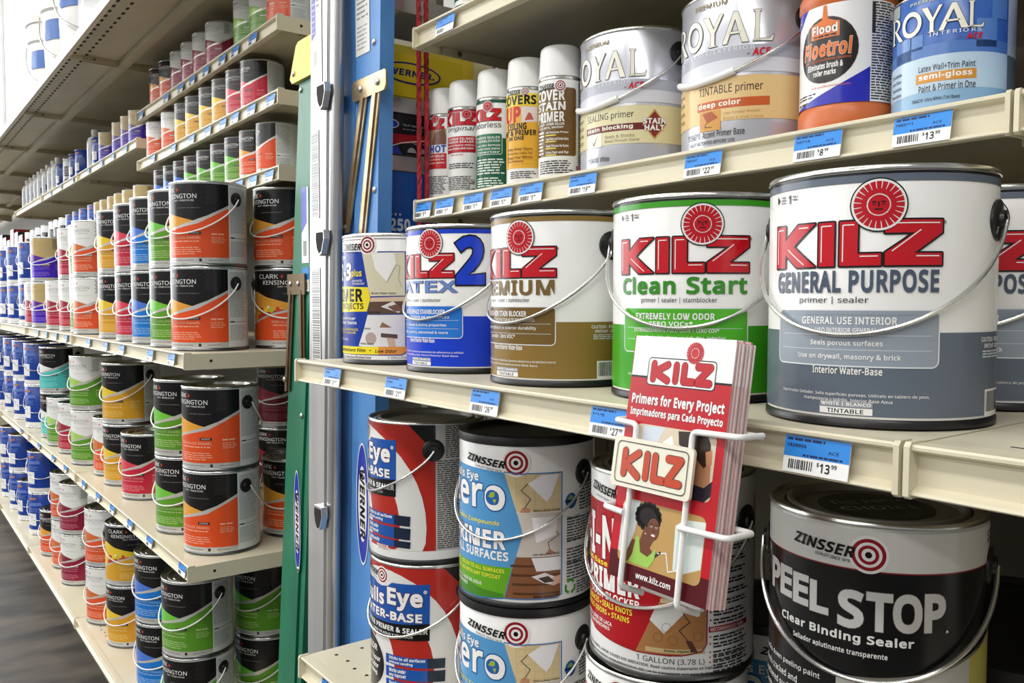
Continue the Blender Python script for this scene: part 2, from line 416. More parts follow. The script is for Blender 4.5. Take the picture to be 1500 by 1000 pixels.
def inside(p, L):
    c = False
    for (x0, y0), (x1, y1) in zip(L, L[1:] + L[:1]):
        if (y0 > p[1]) != (y1 > p[1]) and p[0] < (x1 - x0) * (p[1] - y0) / (y1 - y0) + x0:
            c = not c
    return c


def sarea(L):
    return sum(a[0] * b[1] - b[0] * a[1] for a, b in zip(L, L[1:] + L[:1])) / 2


def glyph(ch, bold):
    """list of (verts, faces), one per filled outline of the letter"""
    key = (ch, bold)
    if key not in GLY:
        res = []
        loops = FONT[ch][1]
        outer = [q for q in loops if sarea(q) < 0]
        holes = [q for q in loops if sarea(q) >= 0]
        for o in outer:
            own = [q for q in holes if inside(q[0], o)]
            ls = [fatten(q, bold) if bold else q for q in [o] + own]
            vs = [p for q in ls for p in q]
            res.append((vs, [tuple(t) for t in tessellate_polygon([[Vector((p[0], p[1], 0)) for p in q] for q in ls])]))
        GLY[key] = res
    return GLY[key]


def glyphs(s, bold, shear, space, fat=None):
    """set a line of text; returns pieces [(verts, faces)] by layer and the extent at weight bold"""
    key = (s, bold, shear, space, fat)
    if key in TXT:
        return TXT[key]
    lay = {}
    x = 0.0
    xs, ys = [], []
    for ch in s:
        ch = ch if ch in FONT else ' '
        for k, (v, f) in enumerate(glyph(ch, bold if fat is None else fat)):
            vs, fs = lay.setdefault(k, ([], []))
            b = len(vs)
            vs += [(p[0] + x + shear * p[1], p[1]) for p in v]
            fs += [tuple(b + i for i in t) for t in f]
        x += FONT[ch][0] * space + 1.6 * bold
    xs = [p[0] for v, f in lay.values() for p in v] or [0]
    ys = [p[1] for v, f in lay.values() for p in v] or [0]
    TXT[key] = ([lay[k] for k in sorted(lay)], min(xs), max(xs), min(ys), max(ys))
    return TXT[key]


class Art:
    """2-D artwork in millimetres: x along the print, y up"""

    def __init__(s):
        s.parts = []
        s.rnd = random.Random(3)

    def raw(s, vs, fs, m, z):
        s.parts.append((vs, fs, m, z))

    def rect(s, x0, y0, x1, y1, m, z=1):
        s.raw([(x0, y0), (x1, y0), (x1, y1), (x0, y1)], [(0, 1, 2, 3)], m, z)

    def poly(s, pts, m, z=1):
        tri = tessellate_polygon([[Vector((p[0], p[1], 0)) for p in pts]])
        s.raw(list(pts), [tuple(t) for t in tri], m, z)

    def disc(s, cx, cy, r, m, z=1, ry=None, n=28, a0=0.0, a1=2 * PI):
        ry = ry or r
        s.raw([(cx, cy)] + [(cx + r * math.cos(a0 + (a1 - a0) * i / n), cy + ry * math.sin(a0 + (a1 - a0) * i / n)) for i in range(n + 1)],
              [(0, i + 1, i + 2) for i in range(n)], m, z)

    def ring(s, cx, cy, r0, r1, m, z=1, n=32, k=1.0, a0=0.0, a1=2 * PI):
        vs = []
        for i in range(n + 1):
            a = a0 + (a1 - a0) * i / n
            vs += [(cx + r0 * math.cos(a), cy + r0 * k * math.sin(a)), (cx + r1 * math.cos(a), cy + r1 * k * math.sin(a))]
        s.raw(vs, [(2 * i, 2 * i + 1, 2 * i + 3, 2 * i + 2) for i in range(n)], m, z)

    def stroke(s, pts, w, m, z=1, closed=False, joins=True):
        pts = list(pts)
        seg = list(zip(pts, pts[1:] + (pts[:1] if closed else [])))
        if not closed:
            seg = list(zip(pts[:-1], pts[1:]))
        for q, (a, b) in enumerate(seg):
            vs, fs = [], []
            d = math.hypot(b[0] - a[0], b[1] - a[1])
            if d < 1e-6:
                continue
            nx, ny = -(b[1] - a[1]) / d * w / 2, (b[0] - a[0]) / d * w / 2
            k = len(vs)
            vs += [(a[0] + nx, a[1] + ny), (b[0] + nx, b[1] + ny), (b[0] - nx, b[1] - ny), (a[0] - nx, a[1] - ny)]
            fs.append((k, k + 3, k + 2, k + 1))
            s.raw(vs, fs, m, z + 0.1 * (q % 3))
        if joins:
            for p in pts:
                s.disc(p[0], p[1], w / 2, m, z + 0.4 + 0.1 * (pts.index(p) % 3), n=10)

    def rrect(s, x0, y0, x1, y1, r, m, z=1, line=None, lw=1.0, lz=None):
        pts = []
        for cx, cy, a in ((x1 - r, y1 - r, 0), (x0 + r, y1 - r, PI / 2), (x0 + r, y0 + r, PI), (x1 - r, y0 + r, 1.5 * PI)):
            pts += [(cx + r * math.cos(a + i * PI / 10), cy + r * math.sin(a + i * PI / 10)) for i in range(6)]
        if m:
            s.poly(pts, m, z)
        if line:
            s.stroke(pts, lw, line, lz if lz is not None else z + 1, True, False)

    def text(s, t, x0, x1, y0, y1, m, z=3, bold=0.012, shear=0.0, space=1.0, rot=None, out=None, ow=0.02):
        bold = min(bold, 0.036)
        pcs, a, b, c, d = glyphs(t, bold, shear, space)
        kx, ky = (x1 - x0) / max(b - a, 1e-6), (y1 - y0) / max(d - c, 1e-6)

        def mp(v):
            p = (x0 + (v[0] - a) * kx, y0 + (v[1] - c) * ky)
            if rot:
                ang, ox, oy = rot
                dx, dy = p[0] - ox, p[1] - oy
                p = (ox + dx * math.cos(ang) - dy * math.sin(ang), oy + dx * math.sin(ang) + dy * math.cos(ang))
            return p
        if out:
            for k, (vs, fs) in enumerate(glyphs(t, bold, shear, space, bold + ow)[0]):
                s.raw([mp(v) for v in vs], fs, out, z - 1 + 0.1 * k)
        for k, (vs, fs) in enumerate(pcs):
            s.raw([mp(v) for v in vs], fs, m, z + 0.1 * k)

    def greek(s, x0, x1, y0, y1, n, m, z=2, fill=0.5, ragged=True, slope=0.0):
        """rows of print too small to read"""
        h = (y1 - y0) / n
        for i in range(n):
            y = y1 - (i + 1) * h + h * (1 - fill) / 2
            x = x0
            end = x1 - (s.rnd.random() * 0.25 * (x1 - x0) if ragged else 0)
            while x < end:
                w = h * (1.0 + 3.0 * s.rnd.random())
                e = min(x + w, end)
                yy = y + slope * (x - x0)
                s.rect(x, yy, e, yy + h * fill, m, z)
                x = e + h * 0.45

    def bars(s, x0, x1, y0, y1, m, z=2, vertical=True, n=18):
        L = (x1 - x0) if vertical else (y1 - y0)
        x = 0.0
        while x < L:
            w = L / n * (0.25 + 0.6 * s.rnd.random())
            if vertical:
                s.rect(x0 + x, y0, min(x0 + x + w, x1), y1, m, z)
            else:
                s.rect(x0, y0 + x, x1, min(y0 + x + w, y1), m, z)
            x += w + L / n * (0.25 + 0.5 * s.rnd.random())

    def shifted(s, dx, dy, kx=1.0, ky=1.0):
        o = Art()
        o.parts = [([(v[0] * kx + dx, v[1] * ky + dy) for v in vs], fs, m, z) for vs, fs, m, z in s.parts]
        return o

    # build
    def build(s, name, parent=None, r=None, N=96, lift=0.00012, base=0.0003, loc=(0, 0, 0)):
        bm = bmesh.new()
        lay = bm.faces.layers.int.new('lay')
        mats = []
        for vs, fs, m, z in s.parts:
            if m not in mats:
                mats.append(m)
            k = mats.index(m)
            bv = [bm.verts.new((v[0] / 1000.0, v[1] / 1000.0, 0)) for v in vs]
            for f in fs:
                try:
                    fc = bm.faces.new([bv[i] for i in f])
                except ValueError:
                    continue
                fc.material_index = k
                fc[lay] = int(round(z * 10))
        if r:
            step = 2 * PI * r / N
            xs = [v.co.x for v in bm.verts]
            lo, hi = math.floor(min(xs) / step), math.ceil(max(xs) / step)
            for i in range(lo, hi + 1):
                x = i * step
                g = [f for f in bm.faces if min(v.co.x for v in f.verts) < x - 1e-7 and max(v.co.x for v in f.verts) > x + 1e-7]
                if g:
                    geom = list({v for f in g for v in f.verts}) + list({e for f in g for e in f.edges}) + g
                    bmesh.ops.bisect_plane(bm, geom=geom, dist=1e-7, plane_co=(x, 0, 0), plane_no=(1, 0, 0))
        vz = {}
        for f in bm.faces:
            for v in f.verts:
                vz[v] = f[lay]
        nrm = []
        bm.verts.index_update()
        fl = [f for f in bm.faces if f.calc_area() < 1e-13]
        if fl:
            bmesh.ops.delete(bm, geom=fl, context='FACES_ONLY')
        for v in bm.verts:
            off = base + lift * 0.1 * vz.get(v, 0)
            x, y = v.co.x, v.co.y
            if r:
                t = x / step
                k = math.floor(t + 1e-6)
                fr = t - k
                a0, a1 = k * 2 * PI / N, (k + 1) * 2 * PI / N
                R = r + off
                px = R * (math.sin(a0) * (1 - fr) + math.sin(a1) * fr)
                py = -R * (math.cos(a0) * (1 - fr) + math.cos(a1) * fr)
                a = x / r
                nrm.append((math.sin(a), -math.cos(a), 0))
                v.co = (px, py, y)
            else:
                nrm.append((0, -1, 0))
                v.co = (x, -off, y)
        bm.normal_update()
        for f in bm.faces:
            n = nrm[f.verts[0].index]
            if f.normal.x * n[0] + f.normal.y * n[1] < 0:
                f.normal_flip()
        me = bpy.data.meshes.new(name)
        bm.to_mesh(me)
        bm.free()
        at = me.attributes.get('lay')
        if at:
            me.attributes.remove(at)
        for m in mats:
            me.materials.append(MATS[m])
        me.polygons.foreach_set('use_smooth', [True] * len(me.polygons))
        me.normals_split_custom_set_from_vertices(nrm)
        o = bpy.data.objects.new(name, me)
        o.location = loc
        return link(o, parent)


def dup(root, loc=None, rz=None, swap=None, name=None):
    """copy a thing with its parts and sub-parts; swap: material name -> material name"""
    def cp(o, par):
        c = o.copy()
        COL.objects.link(c)
        if par is not None:
            c.parent = par
        if swap and c.type == 'MESH':
            for s in c.material_slots:
                nm = s.material.name
                if nm in swap:
                    s.link = 'OBJECT'
                    s.material = MATS[swap[nm]]
        for ch in o.children:
            cp(ch, c)
        return c
    r = cp(root, None)
    if loc is not None:
        r.location = loc
    if rz is not None:
        r.rotation_euler = (0, 0, rz)
    return r


def face_cam(x, y, deg=0.0):
    """z rotation that turns local -Y to the camera at the origin"""
    return math.atan2(-y, -x) + PI / 2 + math.radians(deg)

# ------------------------------------------------------------------ the shop shell
def shell():
    fl = MB()
    fl.box(-13, 5, -12.5, 1.6, -0.1, 0.0, noise_floor)
    struct(fl.build('floor'))
    c = MB()
    c.box(-13, 5, -12.5, 1.6, CEIL_Z, CEIL_Z + 0.1, M('ceiling_white', (236, 236, 232), 0.8).name)
    struct(c.build('ceiling'))
    w = MB()
    wm = M('wall_white', (238, 238, 236), 0.7).name
    # far wall with an opening for the shop window
    w.box(-13.1, -13.0, -12.5, -12.2, 0, CEIL_Z, wm)
    w.box(-13.1, -13.0, 1.46, 1.6, 0, CEIL_Z, wm)
    w.box(-13.1, -13.0, -12.2, 1.46, 0, 1.0, wm)
    w.box(-13.1, -13.0, -12.2, 1.46, 5.15, CEIL_Z, wm)
    struct(w.build('wall_far'))
    w = MB()
    w.box(-13.1, 5, 1.5, 1.6, 0, CEIL_Z, wm)
    struct(w.build('wall_behind_shelves'))
    g = MB()
    em = M('bright_window', (250, 252, 255), 0.2)
    b = em.node_tree.nodes['Principled BSDF']
    b.inputs['Emission Color'].default_value = (0.95, 0.98, 1, 1)
    b.inputs['Emission Strength'].default_value = 4.2
    g.box(-13.06, -13.04, -12.2, 1.46, 1.0, 5.15, em.name)
    win = struct(g.build('window_1'))
    f = MB()
    for y in (-12.2, -10.2, -8.2, -6.2, -4.3, -2.55, -0.8):
        f.box(-13.03, -12.98, y, y + 0.05, 1.0, 5.15, WHTP)
    fo = f.build('window_frame')
    fo.parent = win
    for lx, ly in LAMPS:
        root = empty('ceiling_light', (lx, ly, LAMP_Z))  # fixtures of the far rows are added along with their fill light
        tag(root, 'long fluorescent ceiling light above the aisle floor', 'lamp', 'fluorescent ceiling lights')
        h = MB()
        h.box(-1.15, 1.15, -0.17, 0.17, 0.0, 0.05, WHTP)
        h.build('housing', root)
        for xx in (-0.9, 0.9):
            g2 = MB()
            g2.tube([(xx, 0, 0.05), (xx, 0, CEIL_Z - LAMP_Z)], 0.006, WHTP, 6)
            g2.build('hanger', root)
        t = MB()
        for yy in (-0.09, 0.09):
            t.tube([(-1.1, yy, -0.012), (1.1, yy, -0.012)], 0.012, TUBE, 8)
        t.build('tube', root)


noise_floor = noise_mat('floor_vinyl', (34, 30, 26), (92, 84, 73), 4.2, 0.34, (2.2, 0.8, 1), 0.0, 0.36, 0.68, 0.55).name
_t = M('tube_glow', (255, 255, 250), 0.3)
_t.node_tree.nodes['Principled BSDF'].inputs['Emission Color'].default_value = (1, 0.98, 0.95, 1)
_t.node_tree.nodes['Principled BSDF'].inputs['Emission Strength'].default_value = 6.0
TUBE = _t.name
shell()

# ------------------------------------------------------------------ shelving
LIPH = 0.032


def shelf_section(x0, x1, y0, y1, h, label, rail=True, holes=False, worn=False, bracket=True, slots=False, ribs=False):
    """one steel shelf: deck, front price rail, brackets. y0 = front nose, h = deck top"""
    z = EYE + h
    root = empty('shelf', ((x0 + x1) / 2, y0, z))
    tag(root, label, 'shelf', 'steel shop shelves')
    hx = (x1 - x0) / 2
    d = y1 - y0
    g = 0.0015
    m = MB()
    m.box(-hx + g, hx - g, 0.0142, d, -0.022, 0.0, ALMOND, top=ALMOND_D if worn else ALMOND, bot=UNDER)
    # turned-down side flanges
    for s in (-1, 1):
        a, b = (-hx + g, -hx + g + 0.002) if s < 0 else (hx - g - 0.002, hx - g)
        m.box(a, b, 0.014, d, -0.034, -0.022, ALMOND)
        cx = (a if s < 0 else b) + s * 0.0004
        yy = 0.055
        m.add([(cx, yy + 0.0035 * math.cos(t * PI / 4), -0.016 + 0.0035 * math.sin(t * PI / 4)) for t in range(8)], [tuple(range(8)) if s > 0 else tuple(reversed(range(8)))], HOLE)
    if holes:
        for r in range(4):
            for k in range(10):
                cx, cy = -hx + 0.03 + k * 0.032, 0.05 + r * 0.045 + (k % 2) * 0.004
                m.add([(cx + 0.0032 * math.cos(t * PI / 4), cy + 0.0032 * math.sin(t * PI / 4), 0.0003) for t in range(8)], [tuple(range(8))], HOLE)
    if slots:
        for r in range(3):
            for k in range(12):
                cx, cy = -hx + 0.05 + k * 0.05, 0.05 + r * 0.035
                m.box(cx - 0.006, cx + 0.006, cy - 0.001, cy + 0.001, 0.0, 0.0003, HOLE)
    if ribs:
        # stiffening ribs below the wide top shelf
        for yy in (0.16, 0.40):
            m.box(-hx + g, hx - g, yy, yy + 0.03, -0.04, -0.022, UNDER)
        k = int((x1 - x0) / 0.05)
        for i in range(k):
            xx = -hx + 0.02 + i * 0.05
            for j in range(2):
                m.box(xx, xx + 0.022, 0.02 + j * 0.035, 0.028 + j * 0.035, -0.0224, -0.0219, HOLE)
    m.build('deck', root)
    r = MB()
    prof = [(0.014, 0.0015), (0.001, 0.0015), (0.0, 0.0), (0.0, -0.002), (0.002, -0.0035), (0.0085, -0.005),
            (0.0085, -LIPH + 0.006), (0.001, -LIPH + 0.003), (0.0, -LIPH + 0.001), (0.001, -LIPH), (0.014, -LIPH)]
    if rail:
        r.prism_x(prof, -hx + g + 0.003, hx - g - 0.003, ALMOND)
        for s in (-1, 1):
            a, b = (-hx + g, -hx + g + 0.004) if s < 0 else (hx - g - 0.004, hx - g)
            r.prism_x([(0.014, 0.003), (0.0, 0.003), (-0.0025, 0.0), (-0.003, -LIPH), (0.0, -LIPH - 0.002), (0.014, -LIPH - 0.002)], a, b, ALMOND)
    else:
        r.prism_x([(0.014, 0.0015), (0.0, 0.0015), (0.0, -0.03), (0.014, -0.03)], -hx + g, hx - g, ALMOND)
    r.build('price_rail', root)
    if bracket:
        for s in (-1, 1):
            b = MB()
            x = s * (hx - 0.012)
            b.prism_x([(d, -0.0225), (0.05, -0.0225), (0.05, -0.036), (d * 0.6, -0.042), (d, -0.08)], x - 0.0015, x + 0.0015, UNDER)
            b.add([(x - s * 0.0018, 0.085 + 0.005 * math.cos(t * PI / 5), -0.0295 + 0.005 * math.sin(t * PI / 5)) for t in range(10)],
                  [tuple(range(10))], STEELD)
            b.build('bracket', root)
    return root


YB = 1.16
MID_H, BOT_H = -0.0935, -0.5655
D_H, E_H, F_H = -0.114, -0.573, -1.062
Y1, Y2 = 0.53, 0.745
RX0, RX1, RX2 = -1.268, -0.285, 0.63
shelf_section(RX0, RX1, Y1, YB, MID_H, 'wide almond shelf holding the row of white gallon primer cans', worn=True)
shelf_section(RX1, RX2, Y1, YB, MID_H, 'almond shelf continuing right of the grey gallon can, without price tags', worn=True, slots=True)
shelf_section(RX0, RX1, Y1, YB, BOT_H, 'lowest right shelf with punched holes under the stacked primer cans', holes=True)
shelf_section(RX1, RX2, Y1, YB, BOT_H, 'lowest almond shelf at the right edge, mostly in shade')
shelf_section(RX0, -0.315, Y2, YB, 0.168, 'narrow almond shelf carrying spray cans and silver primer cans')
shelf_section(-0.315, 0.6, Y2, YB, 0.168, 'narrow shelf stub at the upper right corner behind its joint')
shelf_section(RX0, -0.315, Y2, YB, 0.456, 'topmost right shelf, its worn underside seen from below')
LX = [-1.857, -3.12, -4.17, -5.15, -6.2, -7.25, -8.3, -9.35, -10.4, -11.45, -12.5]
NEAR = ['next to the green ladder', 'second section from the ladders', 'third section from the ladders', 'fourth section from the ladders',
        'fifth section from the ladders', 'sixth section from the ladders',
        'seventh section from the ladders', 'eighth section from the ladders', 'ninth section from the ladders', 'last section by the far wall']
for i in range(10):
    a, b = LX[i + 1], LX[i]
    shelf_section(a, b, Y1, YB, D_H, 'wide white shelf at eye level with two-high gallon cans, ' + NEAR[i])
    shelf_section(a, b, Y1, YB, E_H, 'white shelf below eye level seen from above, ' + NEAR[i])
    shelf_section(a, b, Y1 - 0.012, YB, F_H, 'lowest base shelf just above the dark floor, ' + NEAR[i], holes=(i == 0), bracket=False)
    shelf_section(a, b, Y1, 1.10, 0.822, 'wide overhead stock shelf with bare underside, ' + NEAR[i], ribs=True, rail=False)
    if i == 0:
        shelf_section(a, b, Y2, YB, 0.304, 'third quart shelf, with green and orange labels, next to the green ladder')
        shelf_section(a, b, Y2, YB, 0.474, 'middle quart shelf, with gold and red labels, next to the green ladder')
        shelf_section(a, b, Y2, YB, 0.637, 'highest quart shelf, white-topped red labels, next to the green ladder')
    else:
        if i < 8:
            shelf_section(a, b, Y2, YB, 0.285, 'narrow quart shelf over the gallon cans, ' + NEAR[i])
        if i < 4:
            shelf_section(a, b, Y2, YB, 0.555, 'narrow upper shelf of small white containers, ' + NEAR[i])

# backs, kick plates and uprights
for x0, x1, nm in ((RX0, RX2, 'right'), (LX[-1], LX[0], 'left')):
    b = MB()
    b.box(x0, x1, YB + 0.004, YB + 0.02, 0.0, EYE + (0.95 if nm == 'left' else 0.9), BACK)
    o = b.build('shelf_back_panel')
    tag(o, 'dull brown back panel behind the %s run of shelves' % nm, 'panel')
    k = MB()
    k.box(x0, x1, Y1 + 0.03, Y1 + 0.045, 0.0, EYE + F_H - 0.04, BACK)
    tag(k.build('kick_plate'), 'dark kick plate under the lowest %s shelf' % nm, 'panel')
b = MB()
b.box(RX0, RX2, Y1, YB, EYE + F_H - 0.024, EYE + F_H, ALMOND)
tag(b.build('base_shelf'), 'base shelf standing on the floor under the right shelves', 'shelf')
for xs, zt, nm in ((RX0 + 0.02, 0.9, 'spray cans'), (LX[0] - 0.02, 0.94, 'green ladder')):
    u = MB()
    u.box(xs - 0.015, xs + 0.015, YB - 0.03, YB + 0.003, 0.0, EYE + zt, M('upright_grey', (150, 146, 132), 0.4, 0.2).name)
    for k in range(60):
        u.box(xs - 0.009, xs - 0.004, YB - 0.0304, YB - 0.03, 0.3 + k * 0.03, 0.315 + k * 0.03, HOLE)
    tag(u.build('shelf_upright'), 'slotted steel upright at the shelf end beside the ' + nm, 'upright')


# ------------------------------------------------------------------ price tags
def price_art(price, code, w=52.0, h=29.0):
    a = Art()
    BL = C(40, 138, 226, 0.4)
    W = C(246, 246, 244, 0.4)
    DK = C(16, 40, 92, 0.5)
    a.rect(0, 0, w, h, W, 0)
    a.rect(0, h * 0.44, w, h, BL, 1)
    a.greek(2, w * 0.62, h * 0.87, h * 0.97, 1, DK, 2, 0.7, False)
    a.text(code, 2, w * 0.34, h * 0.70, h * 0.80, DK, 2, 0.03)
    if price:
        a.text('ACE', w * 0.68, w * 0.84, h * 0.62, h * 0.71, DK, 2)
    a.greek(w * 0.30, w * 0.9, h * 0.47, h * 0.54, 1, DK, 2, 0.8, False)
    a.bars(w * 0.09, w * 0.48, h * 0.10, h * 0.36, BLACK, 2, True, 14)
    if price:
        d, c = price
        a.text('$', w * 0.53, w * 0.565, h * 0.24, h * 0.37, BLACK, 2)
        wd = 0.075 * len(d)
        a.text(d, w * 0.58, w * (0.58 + wd), h * 0.10, h * 0.36, BLACK, 2, 0.02)
        a.text(c, w * (0.60 + wd), w * (0.68 + wd), h * 0.25, h * 0.37, BLACK, 2, 0.02)
    return a


def price_tag(x, y, h, label, price=None, code='1838906', w=52.0, hh=26.0, src=None):
    z = EYE + h - LIPH + 0.002
    if src is None:
        root = price_art(price, code, w, hh).build('price_tag', None, None, base=0.0004)
        card = MB()
        card.box(0, w / 1000, 0, 0.0004, 0, hh / 1000, C(246, 246, 244, 0.4))
        card.build('card', root)
    else:
        root = dup(src)
    root.location = (x - w / 2000, y - 0.0012, z)
    root.rotation_euler = (-0.18, 0, 0)
    tag(root, label, 'price tag', 'blue and white shelf price tags')
    return root


price_tag(-1.139, Y1, MID_H, 'blue price tag under the blue and yellow can beside the ladders', ('24', '99'), '10096')
price_tag(-0.953, Y1, MID_H, 'blue price tag reading 21 under the bright blue primer can', ('21', '99'), '10205')
price_tag(-0.756, Y1, MID_H, 'blue price tag reading 26 under the gold-banded primer can', ('26', '99'), '138006')
price_tag(-0.559, Y1, MID_H, 'blue price tag beside the brochure rack under the green can', ('27', '99'), '14140')
price_tag(-0.349, Y1, MID_H, 'blue price tag reading 13 99 under the big grey can', ('13', '99'), '1838906')
price_tag(-1.161, Y1, BOT_H, 'blue price tag on the lowest right shelf beside punched holes', ('21', '99'), '17052')
_nm = ['first spray can', 'second spray can', 'green spray can', 'yellow spray can', 'brown spray can', 'silver can with the maroon stripe']
for i, x in enumerate((-1.242, -1.174, -1.092, -1.019, -0.949, -0.84)):
    price_tag(x, Y2, 0.168, 'blue price tag on the narrow shelf below the ' + _nm[i], ('5', '99') if i < 5 else ('19', '99'), '1%d4%d' % (3 + i, 61 * i))
price_tag(-0.639, Y2, 0.168, 'blue price tag reading 22 below the silver and tan can', ('22', '99'), '1805267')
price_tag(-0.495, Y2, 0.168, 'blue price tag reading 8 99 below the orange bottle', ('8', '99'), '16716')
price_tag(-0.391, Y2, 0.168, 'blue price tag reading 13 99 below the light blue quart', ('13', '99'), '1965441')
price_tag(-1.17, Y2, 0.456, 'price tag on the topmost right shelf near the red ropes', None, '14461')
small = None
ORD = ['first', 'second', 'third', 'fourth', 'fifth', 'sixth', 'seventh', 'eighth', 'ninth', 'tenth', 'eleventh', 'twelfth', 'thirteenth',
       'fourteenth', 'fifteenth', 'sixteenth', 'seventeenth', 'eighteenth', 'nineteenth', 'twentieth', 'twenty-first', 'twenty-second']
for xs, y, h, nm in (((-1.966, -2.145, -2.434, -2.631, -2.868, -3.25, -3.45, -3.66, -3.87), Y1, D_H, 'wide eye-level left shelf'),
                     ((-1.912, -2.186, -2.384, -2.59, -2.779, -2.994, -3.316, -3.566, -3.905, -4.412), Y1, E_H, 'left shelf below eye level'),
                     ((-2.02, -2.143, -2.241, -2.376, -2.498, -2.611, -2.762, -3.067), Y2, 0.637, 'highest quart shelf'),
                     ((-1.913, -2.036, -2.151, -2.244, -2.367, -2.514, -2.699, -2.932), Y2, 0.474, 'middle quart shelf'),
                     ((-1.928, -2.033, -2.129, -2.25), Y2, 0.304, 'third quart shelf'),
                     ((-3.3, -3.5, -3.7, -3.95, -4.3, -4.6, -4.9), Y2, 0.555, 'narrow upper shelf further off')):
    for i, x in enumerate(xs):
        t = price_tag(x, y, h, 'small blue price tag, %s from green ladder, %s' % (ORD[i], nm), None, '160%d' % (i * 7), src=small)
        small = small or t


# ------------------------------------------------------------------ cans
RG, HG = 0.0842, 0.190        # one US gallon
RQ, HQ = 0.0540, 0.124        # one quart


def can_body(root, r, H, wall, n=96, rim=STEEL, bottom=STEELD, lid=None, plastic_lid=None, lid_print=None):
    k = r / RG
    m = MB()
    m.lathe([(r - 0.006 * k, 0.001), (r - 0.002 * k, 0.0), (r + 0.0012 * k, 0.0012), (r + 0.0012 * k, 0.0042 * k + 0.001), (r - 0.0004, 0.0062 * k + 0.001)],
            n, bottom, cap_bot=True)
    top = H - 0.005 * k
    m.lathe([(r - 0.0004, 0.0062 * k + 0.001), (r, 0.009 * k), (r, top - 0.001), (r - 0.0006, top)], n, wall)
    m.build('can_body', root)
    if plastic_lid:
        l = MB()
        l.lathe([(r + 0.0004, top - 0.0055), (r + 0.0018, top - 0.006), (r + 0.0022, top - 0.002), (r + 0.0012, H - 0.001), (r - 0.003, H), (r - 0.008, H - 0.001),
                 (r - 0.011, H - 0.006), (r - 0.02, H - 0.0065), (0.001, H - 0.0065)], n, plastic_lid, cap_top=True)
        l.build('lid', root)
        return
    m = MB()
    m.lathe([(r - 0.0006, top), (r + 0.0012 * k, top + 0.001), (r + 0.0014 * k, H - 0.0025 * k), (r, H - 0.0003), (r - 0.0018 * k, H - 0.0006), (r - 0.003 * k, H - 0.004 * k),
             (r - 0.0045 * k, H - 0.0045 * k), (r - 0.008 * k, H - 0.0035 * k), (r - 0.011 * k, H - 0.0035 * k), (r - 0.0125 * k, H - 0.008 * k)], n, rim)
    m.build('rim', root)
    m = MB()
    L = lid or STEEL
    m.lathe([(r - 0.0125 * k, H - 0.008 * k), (r - 0.0135 * k, H - 0.0015 * k), (r - 0.0155 * k, H - 0.0008 * k), (r - 0.0175 * k, H - 0.0015 * k), (r - 0.0185 * k, H - 0.0075 * k),
             (r - 0.026 * k, H - 0.0082 * k), (r - 0.028 * k, H - 0.0065 * k), (0.001, H - 0.0065 * k)], n, L, cap_top=True)
    m.build('lid', root)


EARA = PI / 2 - 0.05


def ears_and_handle(root, r, phi0=0.0, zear=0.152, drop=0.073, mat=WIRE, wire=0.0017, ear=0.0155, grip=None, proud=0.0035, earmat=BLKP, tilt=0.0, hang=0.0):
    """black plastic ears at +-90 deg from phi0 and a wire bail hanging over the front (phi0)"""
    for s in (-1, 1):
        a = phi0 + s * EARA
        e = MB()
        ux, uy = math.sin(a), -math.cos(a)
        tx, ty = math.cos(a), math.sin(a)

        def ax(p, ux=ux, uy=uy, tx=tx, ty=ty):
            # p=(x,y,z) in lathe space: z is outward
            d = p[2]
            # follow the curve of the can
            cx = p[0]
            bulge = r - math.sqrt(max(r * r - cx * cx, 0))
            return (ux * (r + d - bulge) + tx * cx, uy * (r + d - bulge) + ty * cx, zear + p[1])
        e.lathe([(ear, 0.0002), (ear, 0.002), (ear * 0.92, 0.003), (ear * 0.5, 0.0034), (ear * 0.46, 0.0062), (ear * 0.2, 0.0066), (ear * 0.18, 0.005), (0.0005, 0.005)], 20, earmat, axis=ax)
        e.build('handle_ear', root)
    pts = []
    N = 40
    for i in range(N + 1):
        t = PI * i / N
        a = phi0 - EARA + 2 * EARA * i / N
        sn = math.sin(t)
        rr = r + wire + 0.0012 + proud * abs(math.cos(t)) ** 2 + hang * sn * sn
        z = zear - drop * (sn ** 0.75) + tilt * math.cos(t)
        pts.append((rr * math.sin(a), -rr * math.cos(a), z))

    def endp(a, d):
        return (math.sin(a) * (r + d), -math.cos(a) * (r + d), zear)
    pts = [endp(phi0 - EARA, 0.006)] + [(pts[0][0], pts[0][1], zear - 0.001)] + pts[1:-1] + [(pts[-1][0], pts[-1][1], zear - 0.001)] + [endp(phi0 + EARA, 0.006)]
    h = MB()
    h.tube(pts, wire, mat, 8)
    ho = h.build('handle', root)
    if grip:
        g = MB()
        mid = len(pts) // 2
        w = 7
        g.tube(pts[mid - w:mid + w + 1], grip, WWIRE, 10)
        g.build('grip', ho)


# ---- recurring printed marks
def zlogo(a, tx, ty, R, x0, x1, y0, y1, since=None, rot=-0.12):
    """black italic maker's word with the red and white target"""
    DR = C(150, 22, 36)
    a.disc(tx, ty, R * 1.18, WHITE, 3)
    for r1, c in ((1.0, DR), (0.78, WHITE), (0.60, DR), (0.40, WHITE), (0.20, BLACK)):
        a.disc(tx, ty, R * r1, c, {1.0: 4, 0.78: 5, 0.60: 6, 0.40: 7, 0.20: 8}[r1])
    r = (rot, (x0 + x1) / 2, (y0 + y1) / 2)
    a.text('ZINSSER', x0, x1, y0, y1, BLACK, 9, 0.03, 0.25, rot=r)
    if since:
        a.text('QUALITY SINCE 1849', *since, BLACK, 9, 0.01, 0.2, rot=(rot, (since[0] + since[1]) / 2, (since[2] + since[3]) / 2))


